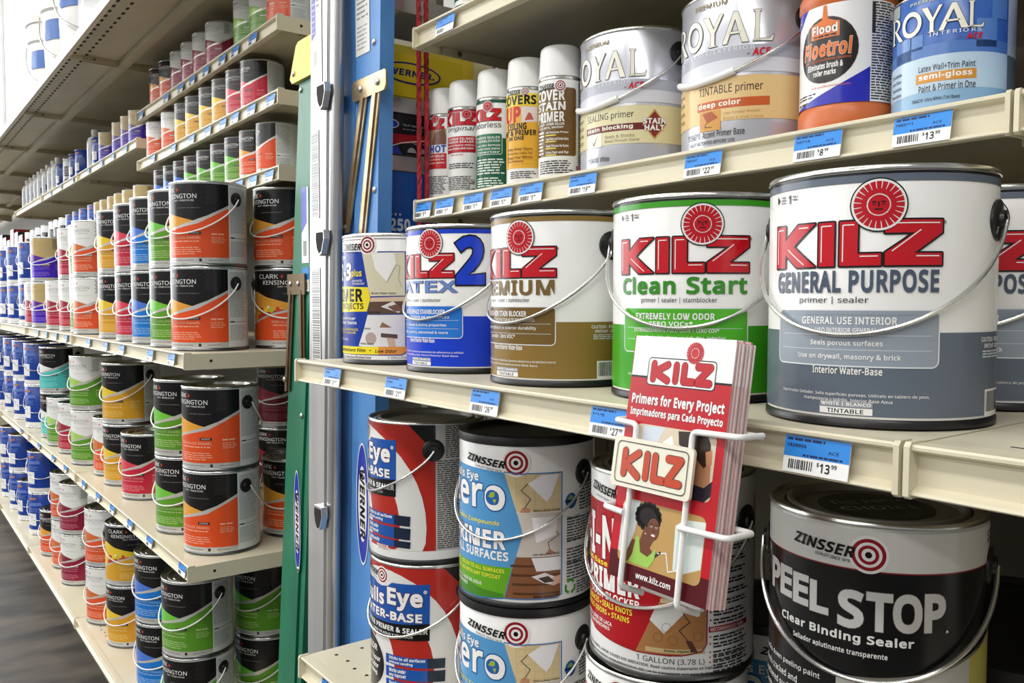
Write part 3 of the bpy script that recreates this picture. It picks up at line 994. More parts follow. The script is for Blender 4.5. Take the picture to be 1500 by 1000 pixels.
KILZ_L = [[(0, 0), (0, 32), (12.5, 32), (12.5, 20.5), (27, 32), (43, 32), (22.5, 16), (43, 0), (26, 0), (12.5, 10.5), (12.5, 0)],
          [(46, 0), (46, 32), (58, 32), (58, 0)],
          [(62, 0), (62, 32), (74.5, 32), (74.5, 8.5), (90, 8.5), (90, 0)],
          [(92.5, 0), (92.5, 9), (112, 23), (92.5, 23), (92.5, 32), (131, 32), (131, 23), (111.5, 8.5), (131, 8.5), (131, 0)]]
KILZ_HI = [[(2.2, 3), (2.2, 29.5), (10, 29.5)], [(28, 29.5), (37, 29.5)], [(16, 14), (33, 1.8)], [(48.2, 3), (48.2, 29.5), (56, 29.5)],
           [(64.2, 3), (64.2, 29.5), (72, 29.5)], [(76, 6.7), (88, 6.7)], [(95, 29.8), (129, 29.8)], [(116, 25), (97, 10)], [(113, 6.5), (129, 6.5)]]


def kilz(a, x0, y0, w=131.0, h=32.0, z=4, ol=2.6, hi=True, skip=()):
    kx, ky = w / 131.0, h / 32.0
    red = C(196, 20, 34)
    for i, L in enumerate(KILZ_L):
        if i in skip:
            continue
        P = [(x0 + p[0] * kx, y0 + p[1] * ky) for p in L]
        a.stroke(P, ol, BLACK, z, True)
        a.poly(P, red, z + 1)
    if hi:
        for L in KILZ_HI:
            a.stroke([(x0 + p[0] * kx, y0 + p[1] * ky) for p in L], 0.8, WHITE, z + 2, False, False)


def kilz_round(a, x0, y0, w, h, z=4, col=None, ol=None):
    """rounded lettering of the brochures"""
    kx, ky = w / 100.0, h / 36.0
    L = [[[(5, 5), (5, 31)], [(28, 31), (7, 17), (29, 4)]], [[(42, 5), (42, 31)]], [[(55, 31), (55, 5), (70, 5)]], [[(76, 31), (95, 31), (76, 5), (95, 5)]]]
    for s in sum(L, []):
        P = [(x0 + p[0] * kx, y0 + p[1] * ky) for p in s]
        if ol:
            a.stroke(P, 9.5 * kx + 2 * ol, BLACK, z)
        a.stroke(P, 9.5 * kx, col, z + 1)


def sun(a, cx, cy, R, z=5, face=True, ring=True):
    red = C(190, 18, 34)
    if ring:
        a.disc(cx, cy, R, BLACK, z, n=40)
        a.disc(cx, cy, R * 0.95, WHITE, z + 1, n=40)
    n = 24
    for i in range(n):
        t = 2 * PI * i / n
        for d0, d1, r1 in ((-0.108, 0.108, 0.87),):
            P = [(cx + R * 0.42 * math.cos(t - 0.12), cy + R * 0.42 * math.sin(t - 0.12)), (cx + R * r1 * math.cos(t + d0), cy + R * r1 * math.sin(t + d0)),
                 (cx + R * r1 * math.cos(t + d1), cy + R * r1 * math.sin(t + d1)), (cx + R * 0.42 * math.cos(t + 0.12), cy + R * 0.42 * math.sin(t + 0.12))]
            a.poly(P, red, z + 2)
    a.ring(cx, cy, R * 0.40, R * 0.60, red, z + 3, 28)
    a.disc(cx, cy, R * 0.42, WHITE, z + 3)
    a.disc(cx, cy, R * 0.37, red, z + 4)
    if face:
        k = R * 0.37
        for sx in (-1, 1):
            a.rect(cx + sx * 0.42 * k - 0.2 * k, cy + 0.22 * k, cx + sx * 0.42 * k + 0.2 * k, cy + 0.36 * k, BLACK, z + 5)
            a.rect(cx + sx * 0.42 * k - 0.15 * k, cy + 0.02 * k, cx + sx * 0.42 * k + 0.15 * k, cy + 0.1 * k, BLACK, z + 5)
        a.rect(cx - 0.07 * k, cy - 0.2 * k, cx + 0.07 * k, cy + 0.3 * k, BLACK, z + 5)
        a.rect(cx - 0.38 * k, cy - 0.5 * k, cx + 0.38 * k, cy - 0.38 * k, BLACK, z + 5)


W180 = PI * RG * 1000


# ---- white primer family with the red four-letter word
def kilz_art(band, name, name_col, serif=False, panel=None, lines=(), blue_two=False, base=None, edge=70.0, spanish=(), interior='', top=None, sub='primer | sealer | stainblocker', vtop=True):
    a = Art()
    a.rect(-W180, 9, W180, edge, band, 1)
    a.rect(-W180, 177.5, W180, 182.8, top or band, 1)
    if blue_two:
        k = 0.93
        kilz(a, -64, 122, 118, 30)
        B = C(22, 62, 205)
        # the large 2 beside the word
        a.text('2', 56, 93, 113, 174, B, 7, 0.055, out=BLACK, ow=0.02)
        sun(a, 20, 165.5, 19.5)
        a.text(name, -62, 59, 103, 118, name_col, 5, 0.02, out=C(20, 30, 80), ow=0.012)
    else:
        kilz(a, -65.5, 118, 131, 32)
        sun(a, 22.5, 161, 19.3)
        a.text(name, -63, 64, 98.5, 115, name_col, 5, 0.03)
        a.text('®', 66, 68.5, 147, 149.5, BLACK, 4, 0)
    a.text(sub, -36 if len(sub) < 18 else -36, 17 if len(sub) < 18 else 36, 90, 96, C(60, 62, 66), 3, 0.004)
    if panel:
        a.rrect(-59.5, 45, 65, 86, 5, panel, 2, C(225, 230, 232), 1.0, 3)
        a.rect(-58, 82.6, 62, 83.4, panel, 4)
        for y in (67.5, 56.8):
            a.rect(-54, y, 60, y + 0.4, C(215, 222, 226), 3)
    for t, x0, x1, y0, y1, b in lines:
        a.text(t, x0, x1, y0, y1, WHITE, 5, b)
    if interior:
        a.text(interior, -23, 27, 39, 44.5, WHITE, 4, 0.02)
    for t, x0, x1, y0, y1 in spanish:
        a.text(t, x0, x1, y0, y1, WHITE, 4, 0.004)
    a.rect(-16.5, 3.8 + 6, 21, 8.6 + 6, WHITE, 3)
    a.text('TINTABLE', -11, 15, 10.6, 13.6, BLACK, 4, 0.01)
    a.rect(-16.5, 15, 21, 19.4, C(150, 156, 166), 3)
    a.text('WHITE | BLANCO', -15.5, 20, 15.6, 18.8, WHITE, 4, 0.025)
    a.rect(-W180, 182.8, W180, 184.8, BLACK, 1)
    if vtop:
        a.poly([(-66, 168), (-66, 174.5), (-62.5, 171)], BLACK, 3)
        a.text('1', -50.5, -47.5, 167, 174, BLACK, 3, 0.03)
        a.greek(-60, -53, 167.5, 174, 3, C(110, 110, 112), 3)
        a.greek(-45.5, -38, 169, 173.5, 2, C(110, 110, 112), 3)
    # side panel: caution text and bar code
    a.text('CAUTION - PRECAUCION', 104, 150, 63, 66.5, WHITE, 3, 0.015)
    a.text('IRRITANT - IRRITANTE', 108, 146, 58.5, 61.5, WHITE, 3, 0.015)
    a.greek(106, 148, 51, 57, 3, C(215, 220, 222), 3, 0.5)
    a.rect(110.5, 8, 142, 28, WHITE, 3)
    a.bars(112.5, 140, 11.5, 26.5, BLACK, 4)
    a.greek(160, 240, 20, 170, 42, C(120, 124, 128), 3)
    return a


def gallon(name, art, wall, label, cat='paint can', group=None, phi0=0.0, H=HG, pl=None, bottom=BLKP, ears=True, handle=WIRE, wire=0.0017, zear=0.152, drop=0.084, grip=None, rim=STEEL, lid=None, ear=0.0155, r=RG, N=96, hang=0.0):
    root = empty(name)
    tag(root, label, cat, group)
    can_body(root, r, H, wall, N, rim, bottom, lid, pl)
    art.build('label', root, r, N)
    if ears:
        ears_and_handle(root, r, phi0, zear, drop, handle, wire, ear, grip, hang=hang)
    return root


def put(root, x, y, h, rel):
    """stand a can at x,y on a deck of height h; rel = angle of its label to the camera direction"""
    root.location = (x, y, EYE + h + 0.0006)
    root.rotation_euler = (0, 0, face_cam(x, y, rel))
    return root


def rel_mm(s, r=RG):
    return math.degrees(s / 1000.0 / r)


GREY = C(98, 108, 122)
GP_SP = [('Imprimador-Sellador. Sella superficies porosas. Utilicelo en tablero de yeso,', -53, 59, 22.5, 25.5), ('mamposteria y ladrillo. Interior Base Agua', -30, 34, 19.8 - 1.5, 21.5)]
gp = gallon('paint_can', kilz_art(GREY, 'GENERAL PURPOSE', C(78, 90, 108), panel=C(150, 160, 172), sub='primer | sealer',
            lines=(('GENERAL USE INTERIOR', -33, 36, 75.5, 81, 0.025), ('USO INTERIOR GENERAL', -21, 23, 69.5, 73, 0.02), ('Seals porous surfaces', -25, 27, 59, 64, 0.018), ('Use on drywall, masonry & brick', -36, 39, 49, 54, 0.018)),
            interior='Interior Water-Base', spanish=GP_SP), WHITE,
            'big white and grey gallon can with red letters at the right front')
put(gp, -0.3735, 0.65, MID_H, rel_mm(-23))
g2 = dup(gp)
tag(g2, 'second white and grey gallon can, mostly hidden behind the front one', 'paint can')
put(g2, -0.372, 0.826, MID_H, rel_mm(-23))
GRN = C(62, 158, 32)
cs = gallon('paint_can', kilz_art(GRN, 'Clean Start', C(56, 140, 38), panel=C(84, 182, 44),
            lines=(('EXTREMELY LOW ODOR', -42, 34, 75.5, 81.5, 0.025), ('ZERO VOCs*', -27, 15, 69.5, 74, 0.025), ('EXTREMADAMENTE POCO OLOR Y CERO COV*', -44, 38, 64, 67.5, 0.015), ('Stain blocking, quick dry, interior', -30, 44, 56, 61, 0.015)),
            interior='Interior Water-Base', spanish=GP_SP), WHITE,
            'white gallon can with bright green lower half, behind the brochure rack')
put(cs, -0.567, 0.658, MID_H, rel_mm(-19.5))
GLD = C(140, 112, 56)
GLDD = C(118, 92, 44)
pr = gallon('paint_can', kilz_art(GLD, 'PREMIUM', C(122, 96, 46), panel=GLDD,
            lines=(('HIGH HIDE STAIN BLOCKER', -40, 32, 75.5, 81.5, 0.025), ('SELLADOR DE MANCHAS CON ALTO RENDIMIENTO', -46, 42, 70, 73.5, 0.012), ('Excellent adhesion & exterior durability', -50, 44, 60.5, 65, 0.012), ('Low odor - Zero VOC*', -34, 17, 51.5, 56, 0.015)),
            interior='Interior/Exterior Water-Base',
            spanish=[('Imprimador Sellador Bloqueador de Manchas. Excelente adherencia y durabilidad exterior', -58, 66, 25, 28.2), ('Sellado Manchas de COV Interiores/Exteriores Base Agua.', -58, 46, 20.8, 24)]), WHITE,
            'white and gold-brown gallon can between the blue and green cans')
put(pr, -0.758, 0.645, MID_H, rel_mm(-73.5))
BLU = C(22, 62, 205)
k2 = gallon('paint_can', kilz_art(BLU, 'LATEX', C(110, 140, 205), panel=C(40, 120, 215), blue_two=True,
            lines=(('MULTI-SURFACE STAINBLOCKER', -40, 42, 75.5, 81.5, 0.025), ('BLOQUEADOR DE MULTIPLES', -40, 48, 69.5, 73, 0.02), ('Strong adhesion & sealing properties', -50, 44, 59, 63.5, 0.012), ('wood, masonry, galvanized & more', -44, 46, 49.5, 54, 0.012)),
            interior='Interior/Exterior Water-Base',
            spanish=[('Imprimador Sellador. Excelentes propiedades de adherencia y sellado', -58, 66, 25, 28.2), ('para metal galvanizado y mas. Interior/Exterior Base Agua.', -58, 60, 20.8, 24)], edge=73), WHITE,
            'white and vivid blue gallon can with a large blue figure two')
put(k2, -0.9645, 0.652, MID_H, rel_mm(-73))


# ---- maker with the target mark: blue, yellow and photo label
def frame_line(a, pts, col, w=1.3, z=3):
    a.stroke(pts, w, col, z)


def projects_art():
    a = Art()
    B = C(22, 58, 158)
    NV = C(20, 40, 110)
    Y = C(238, 220, 48)
    x0, xr = -150, 10
    # outline of the picture field
    a.poly([(x0, 166), (-58, 163.5), (-52, 158), (-43, 155), (-36, 158), (-30, 163.5), (10.5, 163.5), (10.5, 17), (4, 13.5), (x0, 13.5)], B, 1)
    a.poly([(-56, 162), (-30, 161.8), (9, 162), (9, 100), (-42, 99), (-45, 108)], C(214, 208, 180), 2)      # wall being rolled
    a.poly([(-40, 161), (-6, 161), (-4, 146), (-17, 120), (-34, 138)], C(238, 238, 232), 3)
    a.stroke([(-17, 119), (-3, 144), (2, 142), (0, 124), (5, 112)], 0.9, C(150, 150, 150), 4)
    a.poly([(-42, 97), (9, 99), (9, 74), (-47, 73), (-43, 92)], C(96, 72, 58), 2)
    a.poly([(-41, 97), (9, 98.5), (9, 92), (-43, 91)], C(214, 190, 160), 3)
    a.poly([(-26, 84), (-8, 92), (4, 80), (0, 75), (-14, 80)], C(226, 218, 214), 3)
    a.poly([(-16, 84), (-2, 88), (6, 78), (-6, 77)], C(120, 88, 72), 4)
    a.poly([(-47, 72), (9, 72.5), (9, 22), (0, 17), (-64, 27), (-54, 50)], C(226, 224, 222), 2)
    a.poly([(-28, 54), (-24, 62), (-10, 54)], C(150, 108, 80), 3)
    a.disc(-42, 38, 9, C(180, 160, 154), 3)
    a.poly([(-26, 46), (-2, 44), (-2, 38), (-26, 40)], C(90, 72, 66), 3)
    a.poly([(-18, 40), (-6, 39), (-4, 24), (-14, 24)], C(206, 178, 152), 3)
    for t, x, y in (('Blocks Water Stains', -40, 102), ('Seals Wood', -46, 74.5), ('Metal', -52, 51), ('Hides Stains', -60, 29)):
        a.text(t, x, x + len(t) * 1.9, y, y + 3, BLACK, 4, 0.01)
    # yellow flag
    a.poly([(x0, 115), (-46, 112), (-42, 96), (-48, 77), (x0, 75)], Y, 3)
    a.text('PRIMER', -150, -55, 91, 110, BLACK, 4, 0.03)
    a.text('FOR ALL PROJECTS', -170, -54, 78.5, 89, BLACK, 4, 0.02)
    a.text('Bulls Eye', -150, -96, 152, 160, WHITE, 4, 0.02)
    a.text('1-2-3', -150, -80, 122, 148, WHITE, 4, 0.04, 0.1, out=NV)
    a.text('plus', -79, -57, 125, 138, Y, 4, 0.03)
    a.text('ADVANCED', -77, -56, 120, 123, WHITE, 4, 0.01)
    a.text('TECHNOLOGY', -77, -52, 115.8, 118.8, WHITE, 4, 0.01)
    a.text('All Surface Primer', -150, -70, 64.5, 69, WHITE, 4, 0.02)
    a.text('Blocks Water Stains', -150, -68, 58, 63, WHITE, 4, 0.02)
    a.text('FOR WOOD & SURFACES', -150, -65, 48.5, 52, Y, 4, 0.01)
    a.text('RECOAT IN 1 HOUR', -150, -70, 44, 47.2, Y, 4, 0.01)
    a.text('BASE DE AGUA', -140, -90, 34, 37.5, WHITE, 4, 0.01)
    a.poly([(x0, 25), (10.5, 26.5), (10.5, 19), (4, 15), (x0, 14)], Y, 3)
    a.poly([(-30, 26.2), (10.5, 26.5), (10.5, 19), (4, 15), (-30, 14.9)], C(226, 150, 62), 4)
    a.text('Mildew Resistant Film', -140, -51, 18, 23, BLACK, 5, 0.02, 0.2)
    a.text('Low Odor', -35, -3, 17.5, 22.5, BLACK, 5, 0.02, 0.2)
    a.disc(-43, 20.5, 1, BLACK, 5)
    a.text('Water-Base • Interior/Exterior', -150, -41, 8.2, 12.2, BLACK, 2, 0.01)
    a.text('1 GALLON (3.78 L)', -16, 32, 8.4, 12, C(110, 110, 112), 2, 0.005)
    zlogo(a, -46.5, 173, 11.8, -107, -57, 166, 176, (-100, -62, 161.8, 164), -0.03)
    a.rect(-W180, 181.0, W180, 181.8, BLACK, 2)
    return a


pj = gallon('paint_can', projects_art(), WHITE, 'white can with blue and yellow photo label, leftmost on the wide right shelf', ears=False)
put(pj, -1.154, 0.65, MID_H, 0)


def zero_art():
    a = Art()
    B = C(84, 152, 206)
    G = C(98, 168, 34)
    L = C(60, 120, 180)
    x0 = -135
    a.poly([(x0, 166), (-60, 164), (-26, 162), (-3, 90), (-16, 50), (-26, 13), (-60, 9), (x0, 7)], B, 1)
    a.poly([(x0, 48), (-60, 49), (-17, 50), (-27, 13.5), (-60, 9.5), (x0, 7.5)], G, 2)
    a.poly([(-120, 30), (-60, 20), (-28, 18), (-27, 13.5), (-60, 9.5), (x0, 7.5), (x0, 25)], C(70, 132, 34), 3)
    # three pictures
    a.poly([(-26, 161), (42, 161), (42, 116), (-11, 116)], C(216, 198, 152), 1)
    for i in range(5):
        a.rect(-12 + i * 11, 116, -11.4 + i * 11, 161, C(200, 182, 138), 2)
        a.rect(-12, 120 + i * 9, 42, 120.5 + i * 9, C(200, 182, 138), 2)
    a.poly([(2, 150), (18, 160), (40, 160), (30, 135), (24, 128)], C(236, 238, 242), 3)
    a.stroke([(2, 150), (-6, 142), (5, 132), (-2, 121)], 0.9, C(90, 84, 78), 4)
    a.poly([(-8, 116), (-4, 122), (4, 121), (4, 116)], C(190, 140, 110), 4)
    a.poly([(-11, 115), (42, 115), (42, 64), (-12, 64), (-4, 90)], C(208, 200, 190), 1)
    a.poly([(6, 110), (38, 110), (36, 88), (12, 80)], C(238, 238, 240), 3)
    a.stroke([(36, 92), (40, 88), (26, 80), (28, 70)], 0.9, C(90, 84, 78), 4)
    a.poly([(22, 66), (28, 72), (36, 66)], C(170, 112, 84), 4)
    a.poly([(-12, 63), (42, 63), (42, 16), (36, 13.5), (-26, 13.5), (-16, 50)], C(132, 88, 58), 1)
    for i in range(4):
        a.poly([(-18 + i, 54 - i * 11), (42, 53 - i * 11), (42, 51 - i * 11), (-19 + i, 51 - i * 11)], C(92, 58, 38), 2)
    a.poly([(6, 62), (42, 62), (42, 46), (12, 46)], C(232, 232, 234), 3)
    a.poly([(6, 40), (22, 44), (40, 36), (34, 28), (20, 32)], C(226, 222, 220), 4)
    a.poly([(14, 38), (26, 40), (34, 33), (22, 32)], C(70, 52, 46), 5)
    a.poly([(26, 36), (42, 40), (42, 30), (32, 28)], C(222, 168, 130), 4)
    for y in (116.5, 64.5, 14.5):
        a.text({116.5: 'Sticks to glossy surfaces', 64.5: 'Low odor primer sealer', 14.5: 'Mildew resistant film'}[y], 8, 41, y, y + 3, BLACK, 5, 0.012, 0.2)
    frame_line(a, [(-26, 163), (-4, 161), (0, 162), (43.5, 162), (43.5, 17), (38, 13), (-26, 13), (-60, 8.5), (x0, 7)], L, 1.3, 6)
    a.text('Bulls Eye', -124, -62, 146, 160, WHITE, 4, 0.025, out=C(50, 90, 140))
    a.text('zero', -132, -25, 116, 146, WHITE, 4, 0.02, out=C(40, 90, 150), ow=0.022)
    a.disc(-41.5, 131.5, 9, C(40, 96, 170), 6)
    a.poly([(-47, 132), (-43, 138), (-38, 138), (-38, 133), (-42, 131)], C(150, 180, 60), 7)
    a.poly([(-41, 129), (-36, 130), (-38, 124)], C(150, 180, 60), 7)
    a.text('Volatile Organic Compounds', -150, -32, 97, 104, C(244, 230, 60), 4, 0.015, 0.1)
    a.text('PRIMER', -125, -24, 70, 92, WHITE, 4, 0.035, out=C(30, 70, 130))
    a.text('FOR ALL SURFACES', -145, -21, 57, 68, WHITE, 4, 0.03)
    YL = C(250, 236, 70)
    a.text('STAIN SEALING • STICKS TO ALL SURFACES', -150, -26, 42.5, 47, YL, 4, 0.015)
    a.text('MILDEW PROOF • USE WITH ANY TOPCOAT', -150, -31, 35, 39.5, YL, 4, 0.015)
    a.text('SELLADOR A BASE DE AGUA', -130, -57, 24, 28, WHITE, 4, 0.015)
    a.text('DE INTERIORES', -125, -84, 18, 22, WHITE, 4, 0.015)
    a.text('Water-Base • Interior/Exterior', -97, 0, 1.5, 6.5, BLACK, 3, 0.012)
    a.text('1 GALLON (3.78 L)', 11, 57, 1.8, 5.6, C(100, 100, 104), 3, 0.005)
    a.disc(57.5, 126, 8.5, C(40, 90, 160), 3, 9.5)
    a.poly([(52, 128), (56, 133), (61, 131), (58, 126)], C(120, 170, 80), 4)
    a.rect(48, 124.5, 67, 127.5, C(30, 50, 110), 5)
    DG = C(86, 88, 94)
    a.greek(72, 110, 112, 150, 10, DG, 2)
    a.greek(51, 108, 76, 106, 9, DG, 2)
    a.greek(51, 108, 30, 70, 11, DG, 2)
    for y in (104, 77, 50):
        a.text({104: 'Zero VOC', 77: 'Zero Compounds', 50: 'Environmental'}[y], 51, 74, y, y + 3.4, BLACK, 3, 0.015)
    RC = C(70, 150, 40)
    for i in range(3):
        t = PI / 2 + i * 2 * PI / 3
        a.stroke([(56.5 + 7 * math.cos(t - 0.75), 23 + 7.5 * math.sin(t - 0.75)), (56.5 + 8 * math.cos(t), 23 + 8.5 * math.sin(t)), (56.5 + 7 * math.cos(t + 0.55), 23 + 7.5 * math.sin(t + 0.55))], 3, RC, 3)
    a.greek(67, 108, 12, 28, 5, DG, 2)
    zlogo(a, -12, 174.3, 14.3, -83, -24, 169.5, 178.5, (-67, -29, 163.8, 166.8), -0.10)
    a.greek(120, 250, 20, 165, 44, DG, 2)
    return a.shifted(0, -1.5)


zr = gallon('paint_can', zero_art(), WHITE, 'pale blue and green photo-label can with black lid, upper of its stack', H=0.203, pl=BLKP, phi0=-0.57, zear=0.156, drop=0.076)
zr2 = dup(zr)
put(zr, -0.845, 0.658, BOT_H + 0.203, 0)
put(zr2, -0.845, 0.658, BOT_H, 0)
tag(zr2, 'pale blue and green photo-label can, lower of its stack, at bottom edge', 'paint can')


def bulls_art():
    a = Art()
    RD = C(178, 44, 34)
    BX = C(30, 84, 168)
    WH = C(226, 226, 222)
    x0 = -150
    a.rect(x0 - 20, 8, 58, 184, RD, 1)
    n = 40
    cx, cy = -75, 40

    def ell(rx, ry, c, z):
        P = [(cx + rx * math.cos(PI * 2 * i / n), min(183.9, max(8.1, cy + ry * math.sin(2 * PI * i / n)))) for i in range(n)]
        a.poly(P, c, z)
    ell(120, 138, WH, 2)
    ell(82, 96, RD, 3)
    ell(24, 50, WH, 4)
    a.poly([(20, 183.9), (45, 158), (58, 150), (58, 183.9)], BLACK, 3)
    a.poly([(x0, 156), (-95, 158), (-86, 154), (-75, 152), (-62, 154), (-54, 160), (2, 161), (1, 82), (-60, 80), (x0, 79)], BX, 5)
    a.poly([(x0, 101), (-60, 102), (1.4, 106), (1, 82), (-60, 80), (x0, 79)], BLACK, 6)
    o = C(90, 30, 40)
    a.text('Bulls', -128, -69, 125, 147, WHITE, 8, 0.045, out=o)
    a.text('Eye', -63, -8, 122, 153, WHITE, 8, 0.045, out=o)
    a.text('®', -7, -2, 148, 153, WHITE, 8, 0.01)
    a.text('WATER-BASE', -136, -9, 107, 119.5, WHITE, 8, 0.04, out=o)
    a.text('ALL-PURPOSE PRIMER & SEALER', -160, -1.5, 91, 98.5, WHITE, 8, 0.025)
    a.text('IMPRIMADOR A BASE DE AGUA Y SELLADOR', -140, -22, 84.5, 88, WHITE, 8, 0.008)
    a.disc(-118, 38, 50, BLACK, 5, 42)
    a.ring(-118, 38, 48, 50, WH, 6, k=0.84)
    a.text('INTERIOR', -150, -87, 54, 63, WHITE, 7, 0.02)
    a.text('Dries in 1 hour', -150, -79, 40, 47.5, WHITE, 7, 0.025)
    a.text('Low Odor', -128, -84, 29, 36.5, WHITE, 7, 0.025)
    a.text('High Hiding', -140, -88, 18, 26, WHITE, 7, 0.025)
    for y0, y1, t in ((44, 57, ('Sticks to all surfaces', 'without sanding')), (25, 40, ('Works under', 'any topcoat')), (13, 21.5, ('Sands easily',))):
        a.poly([(-66, y0 + 1), (22, y0 - 2), (23, y1 - 1), (-66, y1 + 1)], BX, 7)
        a.poly([(-2, y0 - 1), (22, y0 - 2), (23, y1 - 1), (-2, y1)], C(28, 40, 62), 8)
        hh = (y1 - y0) / len(t)
        for i, l in enumerate(t):
            a.text(l, -60, -60 + len(l) * 2.5, y1 - (i + 1) * hh + 1, y1 - i * hh - 0.8, WHITE, 9, 0.03, 0.1)
    a.text('WHITE', -38, -12, 5.5 + 4, 10 + 2, WHITE, 7, 0.03)
    a.rect(-36, 4.5 + 1, -10, 9, WHITE, 6)
    a.text('TINTABLE', -34, -12, 6, 8.4, RD, 7, 0.02)
    a.rect(58, 8, 200, 184, C(188, 188, 184), 2)
    a.greek(60, 122, 10, 134, 42, C(74, 74, 76), 3, 0.55)
    a.greek(72, 122, 136, 182, 16, C(74, 74, 76), 3, 0.55)
    a.greek(126, 196, 10, 182, 60, C(74, 74, 76), 3, 0.55)
    zlogo(a, -73.7, 167, 10.5, -124, -84, 166, 174, (-112, -86, 161, 163.5), -0.11)
    return a.shifted(0, 12).shifted(0, 0)


BH = 0.199
bl = gallon('paint_can', bulls_art(), WHITE, 'red and white ringed can with blue box lettering, upper of its stack', H=BH, bottom=BLKP, phi0=-0.87, zear=0.160, drop=0.066, lid=M('lid_grey', (150, 147, 136), 0.35, 0.3).name)
put(bl, -1.073, 0.65, BOT_H + BH, rel_mm(-46))
bl2 = dup(bl)
put(bl2, -1.070, 0.65, BOT_H, 0)
tag(bl2, 'red and white ringed can with blue box lettering, lower, on punched shelf', 'paint can')


def bin_art():
    a = Art()
    RD = C(176, 20, 32)
    x0 = -150
    a.poly([(x0, 164), (-98, 163), (-59, 163), (-40, 163), (-26, 163), (0, 90), (-34, 25), (-60, 27), (-96, 30), (x0, 40)], RD, 1)
    a.poly([(-34, 25), (-2, 96), (-20, 140), (34, 140), (34, 36), (30, 31), (0, 24)], C(172, 122, 74), 2)
    a.poly([(-26, 163), (34, 163), (34, 140), (-18, 140)], C(150, 100, 62), 2)
    a.rect(-10, 76, 34, 80, C(206, 186, 148), 3)
    a.text('Wood stains & sap', 2, 33, 76.6, 79.6, BLACK, 4, 0.015)
    a.poly([(-14, 72), (6, 74), (12, 66), (-6, 46), (-20, 58)], C(232, 232, 228), 3)
    a.stroke([(12, 66), (18, 58), (8, 50), (20, 36)], 0.9, C(70, 60, 54), 4)
    a.poly([(14, 40), (20, 40), (26, 29), (20, 29)], C(90, 56, 40), 4)
    for x, y in ((-12, 42), (2, 40), (26, 44), (-4, 52)):
        a.ring(x, y, 4, 4.6, C(140, 96, 60), 3)
    a.rect(-24, 27, 33, 31.5, C(206, 180, 132), 3)
    a.text('Grease, crayons & stains', -6, 30, 27.8, 31, BLACK, 4, 0.015)
    a.stroke([(-96, 30), (-60, 26.5), (-34, 24.5), (10, 25.5), (30, 29), (35, 36), (35, 163)], 1.3, C(150, 20, 34), 4)
    o = C(120, 16, 26)
    a.text('B-I-N', -140, -58, 106, 150, WHITE, 4, 0.03, out=o)
    a.text('Shellac-Base', -140, -70, 99, 105, C(244, 226, 60), 4, 0.02)
    a.text('PRIMER', -112, -30, 76, 97, WHITE, 4, 0.045, out=o)
    a.text('STAIN BLOCKER', -104, -30, 66, 74, WHITE, 4, 0.025)
    Y = C(246, 230, 66)
    a.text('ALL SURFACES • SEALS KNOTS', -128, -38, 58, 64, Y, 4, 0.02)
    a.text('BLOCKS ODORS • STAINS', -120, -41, 50, 55.5, Y, 4, 0.02)
    a.text('SELLADOR A BASE DE LACA', -130, -63, 40.5, 44.5, WHITE, 4, 0.02)
    a.text('PARA INTERIORES', -120, -66, 35.5, 39, WHITE, 4, 0.02)
    a.text('1 GALLON (3.78 L)', -33, 33, 15.5, 22, C(60, 60, 64), 2, 0.0)
    a.text('WARNING! HARMFUL VAPOR. CAUSES EYE IRRITATION. Read caution statements on back panel.', -120, 54, 10.5, 14.5, BLACK, 2, 0.012)
    a.text('AVISO: VAPORES INFLAMABLES. CAUSA IRRITACION AL OJO. Lea las precauciones en la parte de atras.', -118, 42, 5.8, 9, BLACK, 2, 0.012)
    DG = C(60, 60, 64)
    RR = C(170, 30, 40)
    for i, y in enumerate((150, 140, 128, 117, 106, 96, 86, 76, 66, 58)):
        a.rect(38, y, 39.8, y + 1.8, RR, 2)
        a.greek(42, 92, y - 4, y + 2.4, 2, DG, 2, 0.55)
    a.rect(37, 47, 89, 52.5, RR, 2)
    a.text('RECOMENDADO PARA:', 39, 82, 48, 51.5, WHITE, 3, 0.015)
    for i, y in enumerate((42, 35, 27, 22, 17, 11)):
        a.rect(38, y, 39.6, y + 1.6, RR, 2)
        a.greek(42, 92, y - 4, y + 2, 2, DG, 2, 0.55)
    a.greek(110, 220, 12, 170, 44, DG, 2)
    zlogo(a, -48, 176, 12, -100, -58, 172, 181, (-90, -60, 166, 168.5), -0.10)
    return a


bn = gallon('paint_can', bin_art(), WHITE, 'red and white can with wood-photo label, upper, behind the brochure rack', H=0.197, bottom=STEELD, phi0=-0.5, zear=0.150, drop=0.082)
put(bn, -0.608, 0.667, BOT_H + 0.1995, 0)
bn2 = dup(bn)
put(bn2, -0.612, 0.664, BOT_H, 0)
tag(bn2, 'red and white wood-photo can underneath, only its white top in view', 'paint can')


